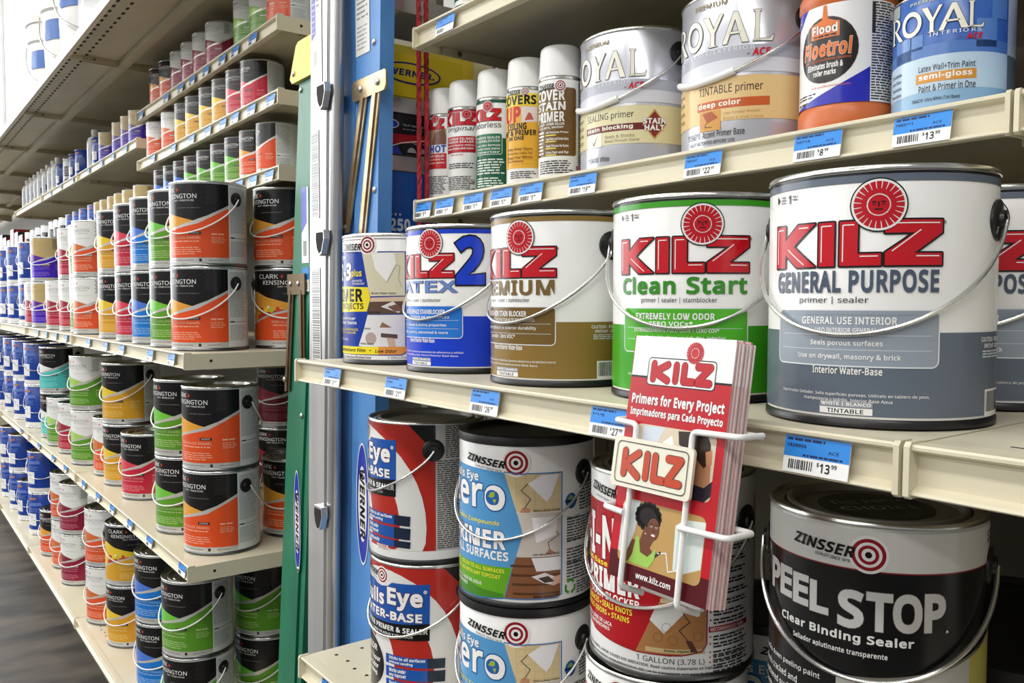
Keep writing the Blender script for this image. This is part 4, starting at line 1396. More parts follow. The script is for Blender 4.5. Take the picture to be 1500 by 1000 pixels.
def peel_art():
    a = Art()
    GY = C(222, 222, 218)
    n = 30
    # black lower field with a curved top and a curved lower edge over the photo
    xs = [-190 + 380 * i / n for i in range(n + 1)]
    a.rect(-190, 8, 190, 158, BLACK, 1)
    a.rect(-190, 158, 190, 159, C(150, 40, 50), 2)
    a.rect(-190, 159, 190, 189, GY, 1)
    P = [(-26, 8)] + [(-26, 74)] + [(-26 + 150 * i / 12, 74 + 32 * (i / 12) ** 1.6) for i in range(1, 13)] + [(124, 8)]
    a.poly(P, C(196, 194, 186), 2)
    a.stroke(P[1:-1], 2.4, C(120, 116, 106), 3)
    a.poly([(79, 8), (79, 92), (90, 96), (140, 110), (140, 8)], C(196, 184, 96), 3)
    rnd = random.Random(5)
    for i in range(26):
        x, y = -20 + 90 * rnd.random(), 10 + 62 * rnd.random()
        a.poly([(x, y), (x + 5 + 4 * rnd.random(), y + 1), (x + 4, y + 3 + 3 * rnd.random()), (x - 1, y + 2)], C(172, 170, 160), 3)
    SV = C(206, 206, 202)
    o = C(90, 70, 74)
    for i, (ch, w) in enumerate(zip('PEEL', (17, 16, 16, 16))):
        x = -100.5 + i * 17.3
        y = 147 - 29 - 0 + 0 - i * 0
        a.text(ch, x, x + w, 120 + 4 * math.cos(i * 0.5) - 2, 148 - 1.5 * i, SV, 5, 0.055, out=o, ow=0.011)
    for i, (ch, x, w) in enumerate((('S', -25.5, 19), ('T', -5, 18.5), ('O', 13.5, 21), ('P', 36, 17))):
        a.text(ch, x, x + w, 112.5 + 0.6 * i, 142.5 + 0.5 * i, SV, 5, 0.055, out=o, ow=0.011)
    a.disc(54.5, 114.5, 1.2, SV, 5)
    a.text('Clear Binding Sealer', -80, 29, 100.5, 109.5, C(232, 232, 228), 5, 0.03)
    a.text('Sellador aglutinante transparente', -65, 10.5, 91, 96.5, C(226, 226, 222), 5, 0.02)
    for i, t in enumerate(('• Locks down peeling paint', '• Binds cracked and', '  weathered surfaces', '• Seals chalky paint', '• Dries clear')):
        a.text(t, -118, -118 + 3.05 * len(t), 64.5 - i * 10, 70.5 - i * 10, C(214, 214, 210), 5, 0.012)
    zlogo(a, -4, 171, 12.3, -65, -13.5, 168.5, 177.5, (-44, -17, 163.5, 166.5), -0.06)
    a.greek(106, 122, 174, 184, 4, C(70, 70, 74), 2)
    return a.shifted(0, 3)


pl = gallon('paint_can', peel_art(), C(204, 204, 200), 'black and silver gallon can with large grey letters, lower right', H=0.199, bottom=STEELD, phi0=-0.1, zear=0.157, drop=0.080, lid=M('lid_grey', (150, 147, 136), 0.35, 0.3).name, handle=WIRE, wire=0.0019)
lp = Art()
lp.disc(0, 0, 46, BLACK, 0, n=48)
for t, y, k in (('THE PRO\'S', 8, 1), ('CHOICE', -14, 1)):
    lp.text(t, -34, 34, y, y + 13, C(128, 124, 116), 1, 0.03)
lpo = lp.build('lid_print', pl)
lpo.rotation_euler = (-PI / 2, 0, 0.5)
lpo.location = (0, 0, 0.1929)
put(pl, -0.385, 0.673, BOT_H + 0.199, 0)
pl2 = dup(pl)
put(pl2, -0.385, 0.673, BOT_H, 0)
tag(pl2, 'black and silver gallon can hidden beneath the large-lettered one', 'paint can')
# cans deeper on the lowest right shelf
zb = dup(zr)
put(zb, -0.62, 0.86, BOT_H, 48)
tag(zb, 'white can with red target deep in shade behind the red can', 'paint can')
pail = empty('paint_pail')
tag(pail, 'wide dark-lidded pail in shade behind the black and silver can', 'pail')
m = MB()
m.lathe([(0.128, 0.002), (0.130, 0.0), (0.141, 0.232)], 64, M('pail_grey', (70, 70, 70), 0.4).name, cap_bot=True)
m.build('pail_body', pail)
m = MB()
m.lathe([(0.1412, 0.228), (0.1475, 0.2285), (0.1475, 0.244), (0.145, 0.246), (0.136, 0.246), (0.133, 0.241), (0.126, 0.240), (0.001, 0.240)], 64, BLKP, cap_top=True)
m.build('lid', pail)
lp2 = Art()
lp2.text('ZINSSER', -30, 30, -6, 8, C(110, 108, 100), 0, 0.03, 0.2)
o = lp2.build('lid_print', pail)
o.rotation_euler = (-PI / 2, 0, 0)
o.location = (0.03, -0.03, 0.2402)
put(pail, -0.366, 0.918, BOT_H, 0)

# ------------------------------------------------------------------ silver primer cans, light blue quarts
ROY = {}


def arc_pts(cx, cy, rx, ry, a0, a1, n=18):
    return [(cx + rx * math.cos(a0 + (a1 - a0) * i / n), cy + ry * math.sin(a0 + (a1 - a0) * i / n)) for i in range(n + 1)]


def royal(a, R, O, Y, A, L, y0, y1, fill, dark, z=4, ow=1.2):
    """tall flared serif capitals with a dark edge; each arg = (x0,x1)"""
    h = y1 - y0
    P = []

    def st(x, w, ya=0.0, yb=1.0, s=0.5):
        # serifed stem
        P.append([(x - s * w, y0 + ya * h), (x + w + s * w, y0 + ya * h), (x + w + s * w, y0 + (ya + 0.035) * h), (x + w, y0 + (ya + 0.07) * h), (x + w, y0 + (yb - 0.07) * h),
                  (x + w + s * w, y0 + (yb - 0.035) * h), (x + w + s * w, y0 + yb * h), (x - s * w, y0 + yb * h), (x - s * w, y0 + (yb - 0.035) * h), (x, y0 + (yb - 0.07) * h),
                  (x, y0 + (ya + 0.07) * h), (x - s * w, y0 + (ya + 0.035) * h)])
    if R:
        x, w = R[0], R[1] - R[0]
        st(x + 0.12 * w, 0.16 * w)
        o = arc_pts(x + 0.36 * w, y0 + 0.74 * h, 0.46 * w, 0.26 * h, PI / 2, -PI / 2)
        i = arc_pts(x + 0.36 * w, y0 + 0.74 * h, 0.28 * w, 0.19 * h, -PI / 2, PI / 2)
        P.append([(x + 0.2 * w, y0 + h)] + o + [(x + 0.2 * w, y0 + 0.48 * h), (x + 0.2 * w, y0 + 0.55 * h)] + i + [(x + 0.2 * w, y0 + 0.93 * h)])
        P.append([(x + 0.34 * w, y0 + 0.5 * h), (x + 0.52 * w, y0 + 0.5 * h), (x + 1.02 * w, y0 + 0.03 * h), (x + 1.02 * w, y0), (x + 0.78 * w, y0)])
    if O:
        cx, w = (O[0] + O[1]) / 2, O[1] - O[0]
        a.ring(cx, y0 + h / 2, 0.5 * w - 0.19 * w - ow * 0.5, 0.5 * w + ow * 0.5, dark, z, 36, h / w)
        a.ring(cx, y0 + h / 2, 0.5 * w - 0.17 * w, 0.5 * w, fill, z + 1, 36, h / w)
    if Y:
        x, w = Y[0], Y[1] - Y[0]
        P.append([(x, y0 + h), (x + 0.30 * w, y0 + h), (x + 0.56 * w, y0 + 0.55 * h), (x + 0.84 * w, y0 + h), (x + w, y0 + h), (x + 0.60 * w, y0 + 0.42 * h), (x + 0.60 * w, y0 + 0.04 * h),
                  (x + 0.72 * w, y0), (x + 0.30 * w, y0), (x + 0.42 * w, y0 + 0.04 * h), (x + 0.42 * w, y0 + 0.42 * h)])
    if A:
        x, w = A[0], A[1] - A[0]
        P.append([(x - 0.02 * w, y0), (x + 0.16 * w, y0), (x + 0.5 * w, y0 + 0.78 * h), (x + 0.78 * w, y0), (x + 1.04 * w, y0), (x + 0.6 * w, y0 + h), (x + 0.44 * w, y0 + h)])
        P.append([(x + 0.22 * w, y0 + 0.30 * h), (x + 0.74 * w, y0 + 0.30 * h), (x + 0.72 * w, y0 + 0.37 * h), (x + 0.24 * w, y0 + 0.37 * h)])
    if L:
        x, w = L[0], L[1] - L[0]
        st(x + 0.1 * w, 0.22 * w, s=0.4)
        P.append([(x, y0), (x + w, y0), (x + 1.08 * w, y0 + 0.2 * h), (x + 0.86 * w, y0 + 0.07 * h), (x + 0.2 * w, y0 + 0.07 * h)])
    for p in P:
        a.stroke(p, ow, dark, z, True)
    for p in P:
        a.poly(p, fill, z + 1)


SIL = noise_mat('silver_print', (206, 208, 216), (190, 192, 202), 1.5, 0.26, metal=0.45).name
SIL2 = C(178, 182, 194, 0.25)
IV = C(244, 242, 226)


def ace(a, x0, x1, y0, y1, z=5):
    a.text('ACE', x0, x1, y0, y1, C(206, 30, 44), z, 0.05, 0.15)


def royal_gallon_art(kind):
    a = Art()
    W = W180
    seal = kind == 'seal'
    band = C(222, 214, 172) if seal else C(226, 194, 136)
    dx = -16.5 if seal else 0
    n = 40

    def strip(ylo, yhi, c, z, amp=6):
        P = [(-W + 2 * W * i / n, yhi + amp * math.cos((-W + 2 * W * i / n - dx + 30) / 85)) for i in range(n + 1)]
        Q = [(-W + 2 * W * i / n, ylo + amp * 0.6 * math.cos((-W + 2 * W * i / n - dx + 30) / 85)) for i in range(n + 1)]
        vs = P + Q
        a.raw(vs, [(i, i + 1, n + 2 + i, n + 1 + i) for i in range(n)], c, z)
    strip(93, 116, SIL2, 1)
    strip(36, 84, band, 2, 4)
    strip(88, 102, C(218, 220, 228, 0.25), 2)
    DK = C(84, 78, 74)
    royal(a, (-122 + dx, -92 + dx), (-89.5 + dx, -61 + dx), (-60 + dx, -33 + dx), (-33 + dx, -5 + dx), (1 + dx, 22 + dx), 125, 160, IV, DK)
    a.text('PREMIUM', -90 + dx * 0 + (0 if seal else 16), -44 + (0 if seal else 16), 170.5, 176.5, C(150, 138, 96), 4, 0.02)
    a.text('INTERIOR/EXTERIOR', -100 + dx, 3 + dx, 116.5, 121, C(226, 228, 236), 4, 0.01, 0, 1.3)
    a.text('BY', -5 + dx, -2 + dx, 110, 112.5, C(150, 60, 70), 4)
    ace(a, 0 + dx, 20.5 + dx, 109, 117.5)
    if seal:
        a.text('SEALING primer', -85, -9, 69.5, 81, BLACK, 4, 0.0)
        a.rect(-87, 55.5, 8, 64.5, C(112, 36, 42), 4)
        a.text('stain blocking', -84, -10, 56.5, 63.5, IV, 5, 0.03)
        a.poly([(18, 82), (34, 62), (18, 42), (2, 62)], C(190, 150, 84), 5)
        a.poly([(18, 79), (32, 62), (18, 45), (4, 62)], C(130, 40, 44), 6)
        a.text('STAIN', 3, 33, 62.5, 70, WHITE, 8, 0.05, out=BLACK)
        a.text('HALT', 5, 31, 54, 61.5, WHITE, 8, 0.05, out=BLACK)
        a.rect(-84.5, 37, -55, 56, C(236, 234, 222), 4)
        a.poly([(-76, 48), (-70, 42), (-62, 53), (-69, 39)], C(120, 90, 60), 5)
        a.text('Seals & Blocks', -50, -8, 46.5, 51, C(150, 146, 120), 4)
        a.text('Bleed-Through Stains', -50, -2, 40, 45, C(150, 146, 120), 4)
        a.text('115A100  White', -84, -43, 17, 24, C(70, 66, 64), 4, 0.01)
    else:
        a.text('TINTABLE primer', -66, 12.5, 67.5, 80, BLACK, 4, 0.0)
        a.rect(-68, 53, 20, 63, C(196, 92, 40), 4)
        a.text('deep color', -66, -12, 54, 62, IV, 5, 0.03)
        a.rect(-64, 29, -35, 52, C(206, 150, 70), 4)
        a.poly([(-60, 50), (-46, 51), (-38, 43), (-52, 38)], C(170, 82, 44), 5)
        a.stroke([(-54, 39), (-56, 34), (-46, 33)], 0.8, C(90, 60, 40), 6)
        a.text('Use Under Bright', -32, 10, 44.5, 49, C(190, 160, 110), 4)
        a.text('Bright & Vivid Colors', -32, 13, 38, 43, C(190, 160, 110), 4)
        a.text('115A340  Accent Primer Base', -87, -7, 21.5, 29, C(60, 56, 54), 4, 0.01)
        a.text('MUST BE TINTED BEFORE USE', -82, -18, 14, 18, C(60, 56, 54), 4, 0.01)
    for i in range(4):
        a.text(('Vibrant', 'Washable', 'Durable', 'Protects')[i], -122, -98, 76 - i * 10, 81 - i * 10, C(140, 134, 110), 4)
    a.greek(70, 200, 15, 170, 46, C(120, 122, 130), 2)
    return a


rs = gallon('paint_can', royal_gallon_art('seal'), SIL, 'silver gallon can with cream band and maroon stripe beside the spray cans', phi0=-0.88, zear=0.156, drop=0.066, grip=0.0042, bottom=STEELD)
put(rs, -0.862, 0.875, 0.168, 0)
rt = gallon('paint_can', royal_gallon_art('tint'), SIL, 'silver gallon can with tan band and orange stripe', phi0=-0.75, zear=0.152, drop=0.066, grip=0.0042, bottom=STEELD)
put(rt, -0.673, 0.875, 0.168, 0)


def royal_quart_art():
    a = Art()
    W = PI * RQ * 1000
    LB = C(188, 210, 226)
    n = 40

    def strip(ylo, yhi, c, z, amp):
        vs = [(-W + 2 * W * i / n, yhi + amp * math.cos((-W + 2 * W * i / n + 6) / 55)) for i in range(n + 1)] + [(-W + 2 * W * i / n, ylo + amp * 0.8 * math.cos((-W + 2 * W * i / n + 6) / 55)) for i in range(n + 1)]
        a.raw(vs, [(i, i + 1, n + 2 + i, n + 1 + i) for i in range(n)], c, z)
    strip(27, 59, LB, 2, 3)
    strip(59, 70, C(84, 124, 190), 1, 3)
    strip(5, 27, C(138, 176, 208), 1, 3)
    for x, y, w, h in ((-60, 62, 22, 22), (-40, 70, 14, 14), (20, 66, 20, 26), (34, 92, 18, 18)):
        a.rect(x, y, x + w, y + h, C(96, 138, 200), 1)
    royal(a, (-71, -50), (-50, -27.5), (-27.5, -9), (-11.5, 12), (12.5, 25.5), 84, 108, IV, C(40, 44, 70), ow=0.9)
    a.text('INTERIORS', -20, 24, 80, 83.5, C(220, 228, 240), 4, 0.01, 0, 1.3)
    a.text('BY', 5, 8, 75, 77, C(150, 60, 80), 4)
    ace(a, 11, 25.5, 73.5, 79)
    a.text('Latex Wall+Trim Paint', -29.5, 19.5, 48, 54, C(54, 60, 74), 4)
    a.rect(-32, 37.5, 20.5, 46.5, C(214, 146, 52), 4)
    a.text('semi-gloss', -29, 17, 39, 46, WHITE, 5, 0.03)
    a.text('Paint & Primer in One', -29, 20, 29, 35.5, C(54, 60, 74), 4)
    a.text('186A210  Ultra White (Tint Base)', -36, 7, 19.5, 23.5, C(40, 44, 60), 4, 0.008)
    a.text('PREMIUM', -40, -8, 113, 116, C(190, 196, 170), 4)
    a.rrect(-71, 108, -55, 120, 2, C(160, 170, 160), 3)
    for i in range(4):
        a.text(('Scrubbable', 'Low Odor', 'Washable', 'Durable')[i], -68, -50, 50 - i * 6.5, 53.4 - i * 6.5, C(90, 100, 120), 4)
    a.rect(54, 8, 150, 118, C(206, 216, 226), 2)
    return a


RBL = C(60, 104, 182)
rq = gallon('quart_can', royal_quart_art(), RBL, 'light blue quart can with an orange stripe beside the orange bottle', ears=False, H=HQ, r=RQ, N=72, bottom=STEEL)
put(rq, -0.4225, 0.862, 0.168, 0)
rq2 = dup(rq)
put(rq2, -0.296, 0.862, 0.168, 0)
tag(rq2, 'blue quart can cut off by the upper right picture edge', 'paint can')


# ------------------------------------------------------------------ spray cans
RS = 0.0325


def spray(art, label, x, rel=0, wall=WHITE):
    root = empty('spray_can')
    tag(root, label, 'spray can', 'spray primer cans')
    N = 64
    m = MB()
    m.lathe([(RS - 0.004, 0.002), (RS - 0.001, 0.0), (RS + 0.0006, 0.002), (RS + 0.0006, 0.004), (RS - 0.0006, 0.006), (RS, 0.008), (RS, 0.150), (RS - 0.0006, 0.152), (RS + 0.0006, 0.153), (RS + 0.0006, 0.156), (RS - 0.002, 0.158), (0.02, 0.160)],
            N, wall, ms=[STEEL] * 5 + [wall] * 2 + [STEEL] * 4, cap_bot=True)
    m.build('can_body', root)
    c = MB()
    c.lathe([(RS - 0.0012, 0.1575), (RS - 0.0004, 0.158), (RS - 0.0012, 0.165), (RS - 0.0026, 0.196), (RS - 0.0036, 0.2005), (RS - 0.0065, 0.2032), (RS - 0.012, 0.2042), (0.001, 0.2046)], N, WHTP, cap_top=True)
    c.build('spray_cap', root)
    art.build('label', root, RS, N)
    return put(root, x, 0.83, 0.168, rel)


WS = PI * RS * 1000
DKB = C(60, 60, 62)
# brown all-surface can
a = Art()
BR = C(112, 80, 34)
a.rrect(-48, 42, 25, 140, 4, BR, 1)
zlogo(a, 0, 142.5, 7.2, -38, -9, 138, 146, None, 0)
for t, y0, y1, x0, x1, b in (('COVER', 121.5, 137.5, -42, 6.5, .045), ('STAIN', 107.5, 124 - 4, -42, 7.5, .045), ('PRIMER', 91, 105.5, -42, 6, .035)):
    a.text(t, x0, x1, y0, y1, WHITE, 3, b)
a.text('Oil-Base', -31, -6, 102.8 + 3.2, 106.9, C(230, 214, 70), 4, 0.02)
a.text('SEALER - STAIN KILLER', -40, 6, 86, 89.6, WHITE, 3, 0.02)
a.text('WOOD, METAL, MASONRY', -40, 5, 81, 84.4, WHITE, 3, 0.02)
YB_ = C(232, 216, 90)
for t, y in (('All Purpose Primer', 73.5), ('Seals Water and Smoke Stains', 64.5), ('Seals Porous Surfaces', 54.5), ('Dries Fast and Flat', 45)):
    a.text(t, -22, -22 + min(34, 2.0 * len(t)), y, y + 4, WHITE, 3, 0.02)
    a.rect(-23, y - 2.6, -6, y - 1.0, YB_, 3)
a.greek(-40, -25, 44, 79, 7, WHITE, 3)
a.greek(-36, 24, 16, 36, 6, DKB, 2)
a.greek(30, 62, 14, 150, 44, DKB, 2)
a.rect(26, 22, 29, 28, RED, 2)
spray(a, 'white and brown spray can, rightmost of the spray can row', -0.984)
# yellow ceiling can
a = Art()
a.rect(-62, 34, 40, 146, C(226, 172, 50), 1)
a.rect(-62, 128, 40, 147, C(240, 214, 60), 2)
zlogo(a, -3.5, 149.5, 5.6, -36, -10.5, 145.5, 152, None, 0)
a.text('COVERS', -50, 14, 130, 144.5, BLACK, 4, 0.035)
a.text('UP', -41, -10, 103, 128, C(200, 34, 30), 4, 0.05)
a.poly([(-9, 103), (16, 104), (16, 127), (-9, 127)], C(226, 214, 206), 3)
a.poly([(-4, 106), (10, 107), (6, 116), (2, 118)], C(190, 90, 80), 4)
a.text('CEILING', -36, -1, 92.5, 102.5, BLACK, 4, 0.03)
a.text('PAINT & PRIMER', -58, 14, 83.5, 92, BLACK, 4, 0.03)
a.text('IN ONE', -33, -5, 76.5, 82.5, BLACK, 4, 0.03)
for t, y in (('Hides Water Stains', 63), ('Matches Most Ceiling Tiles', 56), ('Dries Flat White', 50), ('Non-Yellowing', 44)):
    a.text(t, -36, 8 if len(t) > 15 else -6, y - 2, y + 2.2, C(120, 60, 20), 4, 0.015)
    a.rect(-40, y - 4, 16, y - 3.6, C(196, 140, 30), 3)
a.greek(-30, 14, 18, 30, 4, DKB, 2)
a.greek(30, 62, 14, 150, 44, DKB, 2)
spray(a, 'white and yellow spray can, second from the right of the row', -1.064)
# green odourless can
a = Art()
DG_ = C(22, 92, 66)
a.rect(-WS, 10, WS, 92, DG_, 1)
a.rect(-WS, 148, WS, 152, DG_, 1)
kilz(a, -50, 119.5, 58, 19, 4, 1.0, False)
sun(a, -14, 142.5, 9.0)
a.text('odorless', -44, 8, 108.5, 117.5, C(30, 40, 38), 4, 0.0)
a.rrect(-44, 66, 9.5, 99, 3, C(40, 116, 84), 2, C(214, 226, 220), 0.9, 3)
for y, t in ((91, 'PRIMER SEALER'), (85.5, 'STAINBLOCKER'), (79, 'Low odor formula'), (73.5, 'Blocks most stains'), (68, 'Interior')):
    a.text(t, -38, 6, y, y + 3.6, WHITE, 4, 0.012)
a.greek(-38, 14, 34, 60, 6, C(220, 230, 224), 3)
a.greek(-38, 14, 14, 30, 4, C(220, 230, 224), 3)
a.greek(30, 70, 14, 145, 40, C(200, 214, 206), 3)
spray(a, 'white and dark green spray can, middle of the spray can row', -1.147)
# red original can
a = Art()
a.rect(-WS, 151 - 2, WS, 152, C(186, 30, 40), 1)
kilz(a, -50, 126.5, 66, 21, 4, 1.0, False)
sun(a, -0.5, 149 - 5, 8.6, 6)
a.text('original', -40, 14, 115, 125, BLACK, 4, 0.0, 0.35)
a.rect(-46, 81, 15, 108, C(186, 30, 42), 2)
for y, t in ((102, 'INTERIOR OIL-BASE'), (97, 'PRIMER SEALER'), (91, 'Blocks heavy stains'), (86, 'Seals smoke and water')):
    a.text(t, -40, 12, y, y + 3.6, WHITE, 3, 0.02)
a.text('MADE IN USA', -32, -6, 76, 78.5, RED, 3, 0.01)
a.greek(-38, 16, 54, 64, 3, DKB, 2)
a.greek(-40, 18, 18, 42, 8, DKB, 2)
a.greek(26, 62, 14, 145, 40, DKB, 2)
spray(a, 'white spray can with dark red band and script, second from ladders', -1.233)
# upshot can
a = Art()
kilz(a, -52, 130.5, 50, 18, 4, 1.0, False)
sun(a, -18, 148.5, 7.6, 6)
a.rect(-40, 104, 1.5, 131, C(176, 140, 116), 2)
a.poly([(-26, 104), (-20, 124), (-2, 130), (1.5, 118), (1.5, 104)], C(120, 84, 70), 3)
a.text('UPSHOT', -60, 1.2, 90, 103, C(40, 70, 180), 4, 0.04, out=WHITE)
a.rect(-50, 62, 1.5, 88.5, C(196, 34, 42), 2)
for y, t in ((82, 'STAIN SEALER'), (76, 'Vertical spray for'), (70, 'ceiling stains')):
    a.text(t, -36, -2, y, y + 4, WHITE, 3, 0.02)
a.greek(-40, 6, 18, 50, 11, DKB, 2)
a.greek(14, 60, 14, 145, 40, DKB, 2)
spray(a, 'white spray can with blue lettering, leftmost, nearest the ladders', -1.3015)

# ------------------------------------------------------------------ orange bottle of paint additive
RB = 0.048
root = empty('additive_bottle')
tag(root, 'orange plastic bottle with white and blue label on the narrow shelf', 'bottle')
OR = M('orange_plastic', (204, 106, 52), 0.35).name
m = MB()
m.lathe([(RB - 0.006, 0.0), (RB - 0.001, 0.001), (RB + 0.0016, 0.005), (RB + 0.0016, 0.03), (RB, 0.033), (RB - 0.0006, 0.035), (RB - 0.0006, 0.138), (RB + 0.0016, 0.142), (RB + 0.001, 0.152), (RB - 0.008, 0.172),
         (0.026, 0.186), (0.018, 0.192), (0.018, 0.2)], 72, OR, cap_top=True, cap_bot=True)
m.build('bottle_body', root)
c = MB()
c.lathe([(0.0215, 0.193), (0.0222, 0.194), (0.0222, 0.212), (0.0205, 0.214), (0.001, 0.214)], 40, WHTP, cap_top=True)
c.build('screw_cap', root)
a = Art()
LBW = C(238, 238, 240)
VB = C(40, 44, 178)
a.rect(-100, 35.5, 60, 138, LBW, 0)
n = 24
curve = [(-72 + 96 * i / n, 37 + 34 * (i / n) ** 1.7) for i in range(n + 1)]
a.poly([(-72, 35.5)] + curve + [(24, 35.5)], VB, 1)
a.poly([(-100, 35.5), (-72, 35.5), (-72, 37), (-100, 36)], VB, 1)
a.poly([(-100, 120), (-74, 119), (-60, 124), (-46, 138), (-100, 138)], VB, 1)
a.text('Floetrol', -98, -62, 124, 130, WHITE, 2, 0.02, 0.2, rot=(0.5, -72, 126))
a.disc(-23, 91.6, 34.5, C(60, 44, 40), 2, 34)
a.disc(-23, 91.6, 33.3, C(34, 30, 30), 3, 32.8)
OG = C(226, 118, 50)
a.poly([(-41, 104), (-8, 104), (-8, 119), (-14, 120.5), (-20, 123), (-21.5, 130), (-22, 137), (-25.5, 137), (-26, 130), (-27, 123), (-33, 120.5), (-41, 119)], OG, 5)
a.text('Flood', -39, -10, 108.5, 118, WHITE, 7, 0.03, out=BLACK)
a.greek(-37, -11, 105, 107.5, 1, BLACK, 6, 0.7, False)
a.text('Floetrol', -52, 5, 84.5, 102, OG, 6, 0.035, 0.12, out=C(250, 244, 236), ow=0.012)
a.text('Latex Paint Conditioner Additive', -50, 4, 80.5, 83, C(214, 100, 50), 6, 0.01)
a.text('Eliminates brush &', -45, -4, 72.5, 79, WHITE, 6, 0.03, 0.1)
a.text('roller marks', -37, -11, 65.5, 71.5, WHITE, 6, 0.03, 0.1)
a.text('with professional results', -40, 4, 52.5, 55.5, C(206, 110, 70), 3, 0.005)
a.greek(-66, -28, 44, 50, 2, DKB, 2)
a.greek(-66, -40, 38, 42.5, 1, DKB, 2)
a.greek(25, 58, 37, 137, 36, DKB, 2)
a.rect(25, 105, 29, 135, DKB, 2)
a.shifted(0, 0, 0.96, 1).build('label', root, RB, 72)
put(root, -0.529, 0.85, 0.168, 0)

# ------------------------------------------------------------------ left run: black-topped and white-topped paint cans
K_TOP, K_ACC, K_MAIN, K_BADGE, K_TEXT, K_PANEL, K_PRINT = 'k_top', 'k_accent', 'k_main', 'k_badge', 'k_text', 'k_panel', 'k_print'
M(K_TOP, (22, 21, 22), 0.3)
M(K_ACC, (226, 160, 58), 0.3)
M(K_MAIN, (222, 86, 38), 0.3)
M(K_BADGE, (52, 44, 42), 0.35)
M(K_TEXT, (240, 240, 238), 0.35)
M(K_PANEL, (216, 222, 222), 0.3)
M(K_PRINT, (240, 180, 150), 0.35)
SILV = M('k_silver', (206, 204, 198), 0.25, 0.3).name


def ck_art(picture=False, dark_print=False):
    a = Art()
    W = W180
    a.rect(-W, 9, W, 19.5, SILV, 0)
    a.rect(-150, 19.5, 106, 110, K_MAIN, 1)
    band_lo = [(-150, 40), (-100, 58), (-38, 79), (38, 95), (106, 131)]
    a.poly([(-150, 130), (-87, 135), (-52, 121), (28, 101), (60, 113), (106, 137), (106, 131), (38, 95), (-38, 79), (-100, 58), (-150, 40)], K_ACC, 2)
    a.raw([(-150, 183.5), (-150, 130), (-87, 135), (-52, 121), (28, 101), (60, 113), (106, 137), (106, 183.5)], [(0, 1, 2, 7), (2, 3, 4, 7), (4, 5, 6, 7)], K_TOP, 3)
    a.poly([(106, 137), (60, 113), (28, 101), (-10, 90), (-38, 83.5), (-100, 62), (-150, 44)] + [(-150, 39), (-100, 57), (-38, 79), (-10, 84.5), (38, 94.5), (106, 130.5)], SILV, 4)
    a.poly([(106, 130.5), (38, 94.5), (-10, 84.5), (-38, 79), (-100, 57), (-150, 39), (-150, 19.5), (106, 19.5)], K_MAIN, 4)
    if picture:
        a.poly([(-84, 64), (-84, 80), (-60, 84), (-20, 92), (0, 92), (-4, 85), (-38, 79)], C(190, 60, 40), 3)
        for x, y, r, c in ((-70, 90, 7, C(206, 60, 44)), (-55, 92, 6, C(240, 200, 60)), (-40, 92, 7, C(196, 190, 60)), (-24, 94, 5, C(200, 70, 50)), (-48, 98, 3.4, C(236, 236, 220))):
            a.disc(x, y, r, c, 5)
    a.text('CLARK', -76, -22, 164.5, 175, K_TEXT, 5, 0.0)
    a.rect(-18, 168.8, -9, 170.6, C(214, 70, 46), 5)
    a.rect(-14.4, 165.2, -12.6, 174.2, C(214, 70, 46), 5)
    a.text('KENSINGTON', -63, 36.5, 150.5, 160.5, K_TEXT, 5, 0.0)
    a.text('PAINT + PRIMER IN ONE', -24, 31, 144, 147.6, K_TEXT, 5, 0.0)
    a.text('LIFETIME WARRANTY', -12, 44, 128.5, 130.5, K_PRINT if dark_print else C(150, 148, 146), 5, 0.0)
    a.rect(17, 70.5, 45, 76.2, K_BADGE, 6)
    a.text('INTERIOR', 21, 41, 72, 74.8, K_TEXT, 7, 0.0)
    a.text('SEMI-GLOSS ENAMEL', -40, 45, 60.5, 66.5, K_PRINT, 6, 0.01)
    a.greek(-36, 46, 53, 57.5, 1, K_PRINT, 6, 0.5)
    a.greek(-36, 47, 25, 44, 4, K_PRINT, 6, 0.35)
    a.greek(67, 101, 69, 74, 1, K_PRINT, 6, 0.6)
    a.greek(67, 101, 51, 66, 4, K_PRINT, 6, 0.3)
    for i in range(3):
        for j in range(7):
            for q in range(3):
                a.ring(58 + i * 7.5 + (j % 2) * 3.7, 178 - j * 6.3, 1.0 + q * 1.0, 1.4 + q * 1.0, C(58, 54, 52) if not dark_print else C(200, 202, 202), 5, 8)
    a.rect(106, 9, 264, 183.5, K_PANEL, 1)
    a.rect(-264, 9, -150, 183.5, K_PANEL, 1)
    DGx = C(140, 146, 146)
    a.greek(110, 164, 75, 178, 36, DGx, 2, 0.4)
    a.greek(110, 164, 22, 58, 12, DGx, 2, 0.4)
    a.rect(110, 64.2, 168, 65, BLACK, 2)
    a.rect(110, 63.6, 122, 66.2, BLACK, 2)
    a.greek(-38, 38, 11.5, 15.5, 1, C(140, 140, 138), 1, 0.6)
    a.rect(40, 10.5, 46, 17, K_BADGE, 2)
    a.greek(60, 100, 11.5, 15.5, 1, C(140, 140, 138), 1, 0.6)
    return a


SCH = {}


def scheme(key, top, acc, main, prt, badge=(52, 44, 42), text=(240, 240, 238)):
    d = {}
    for slot, c in ((K_TOP, top), (K_ACC, acc), (K_MAIN, main), (K_PRINT, prt), (K_BADGE, badge), (K_TEXT, text)):
        d[slot] = C(*c)
    SCH[key] = d


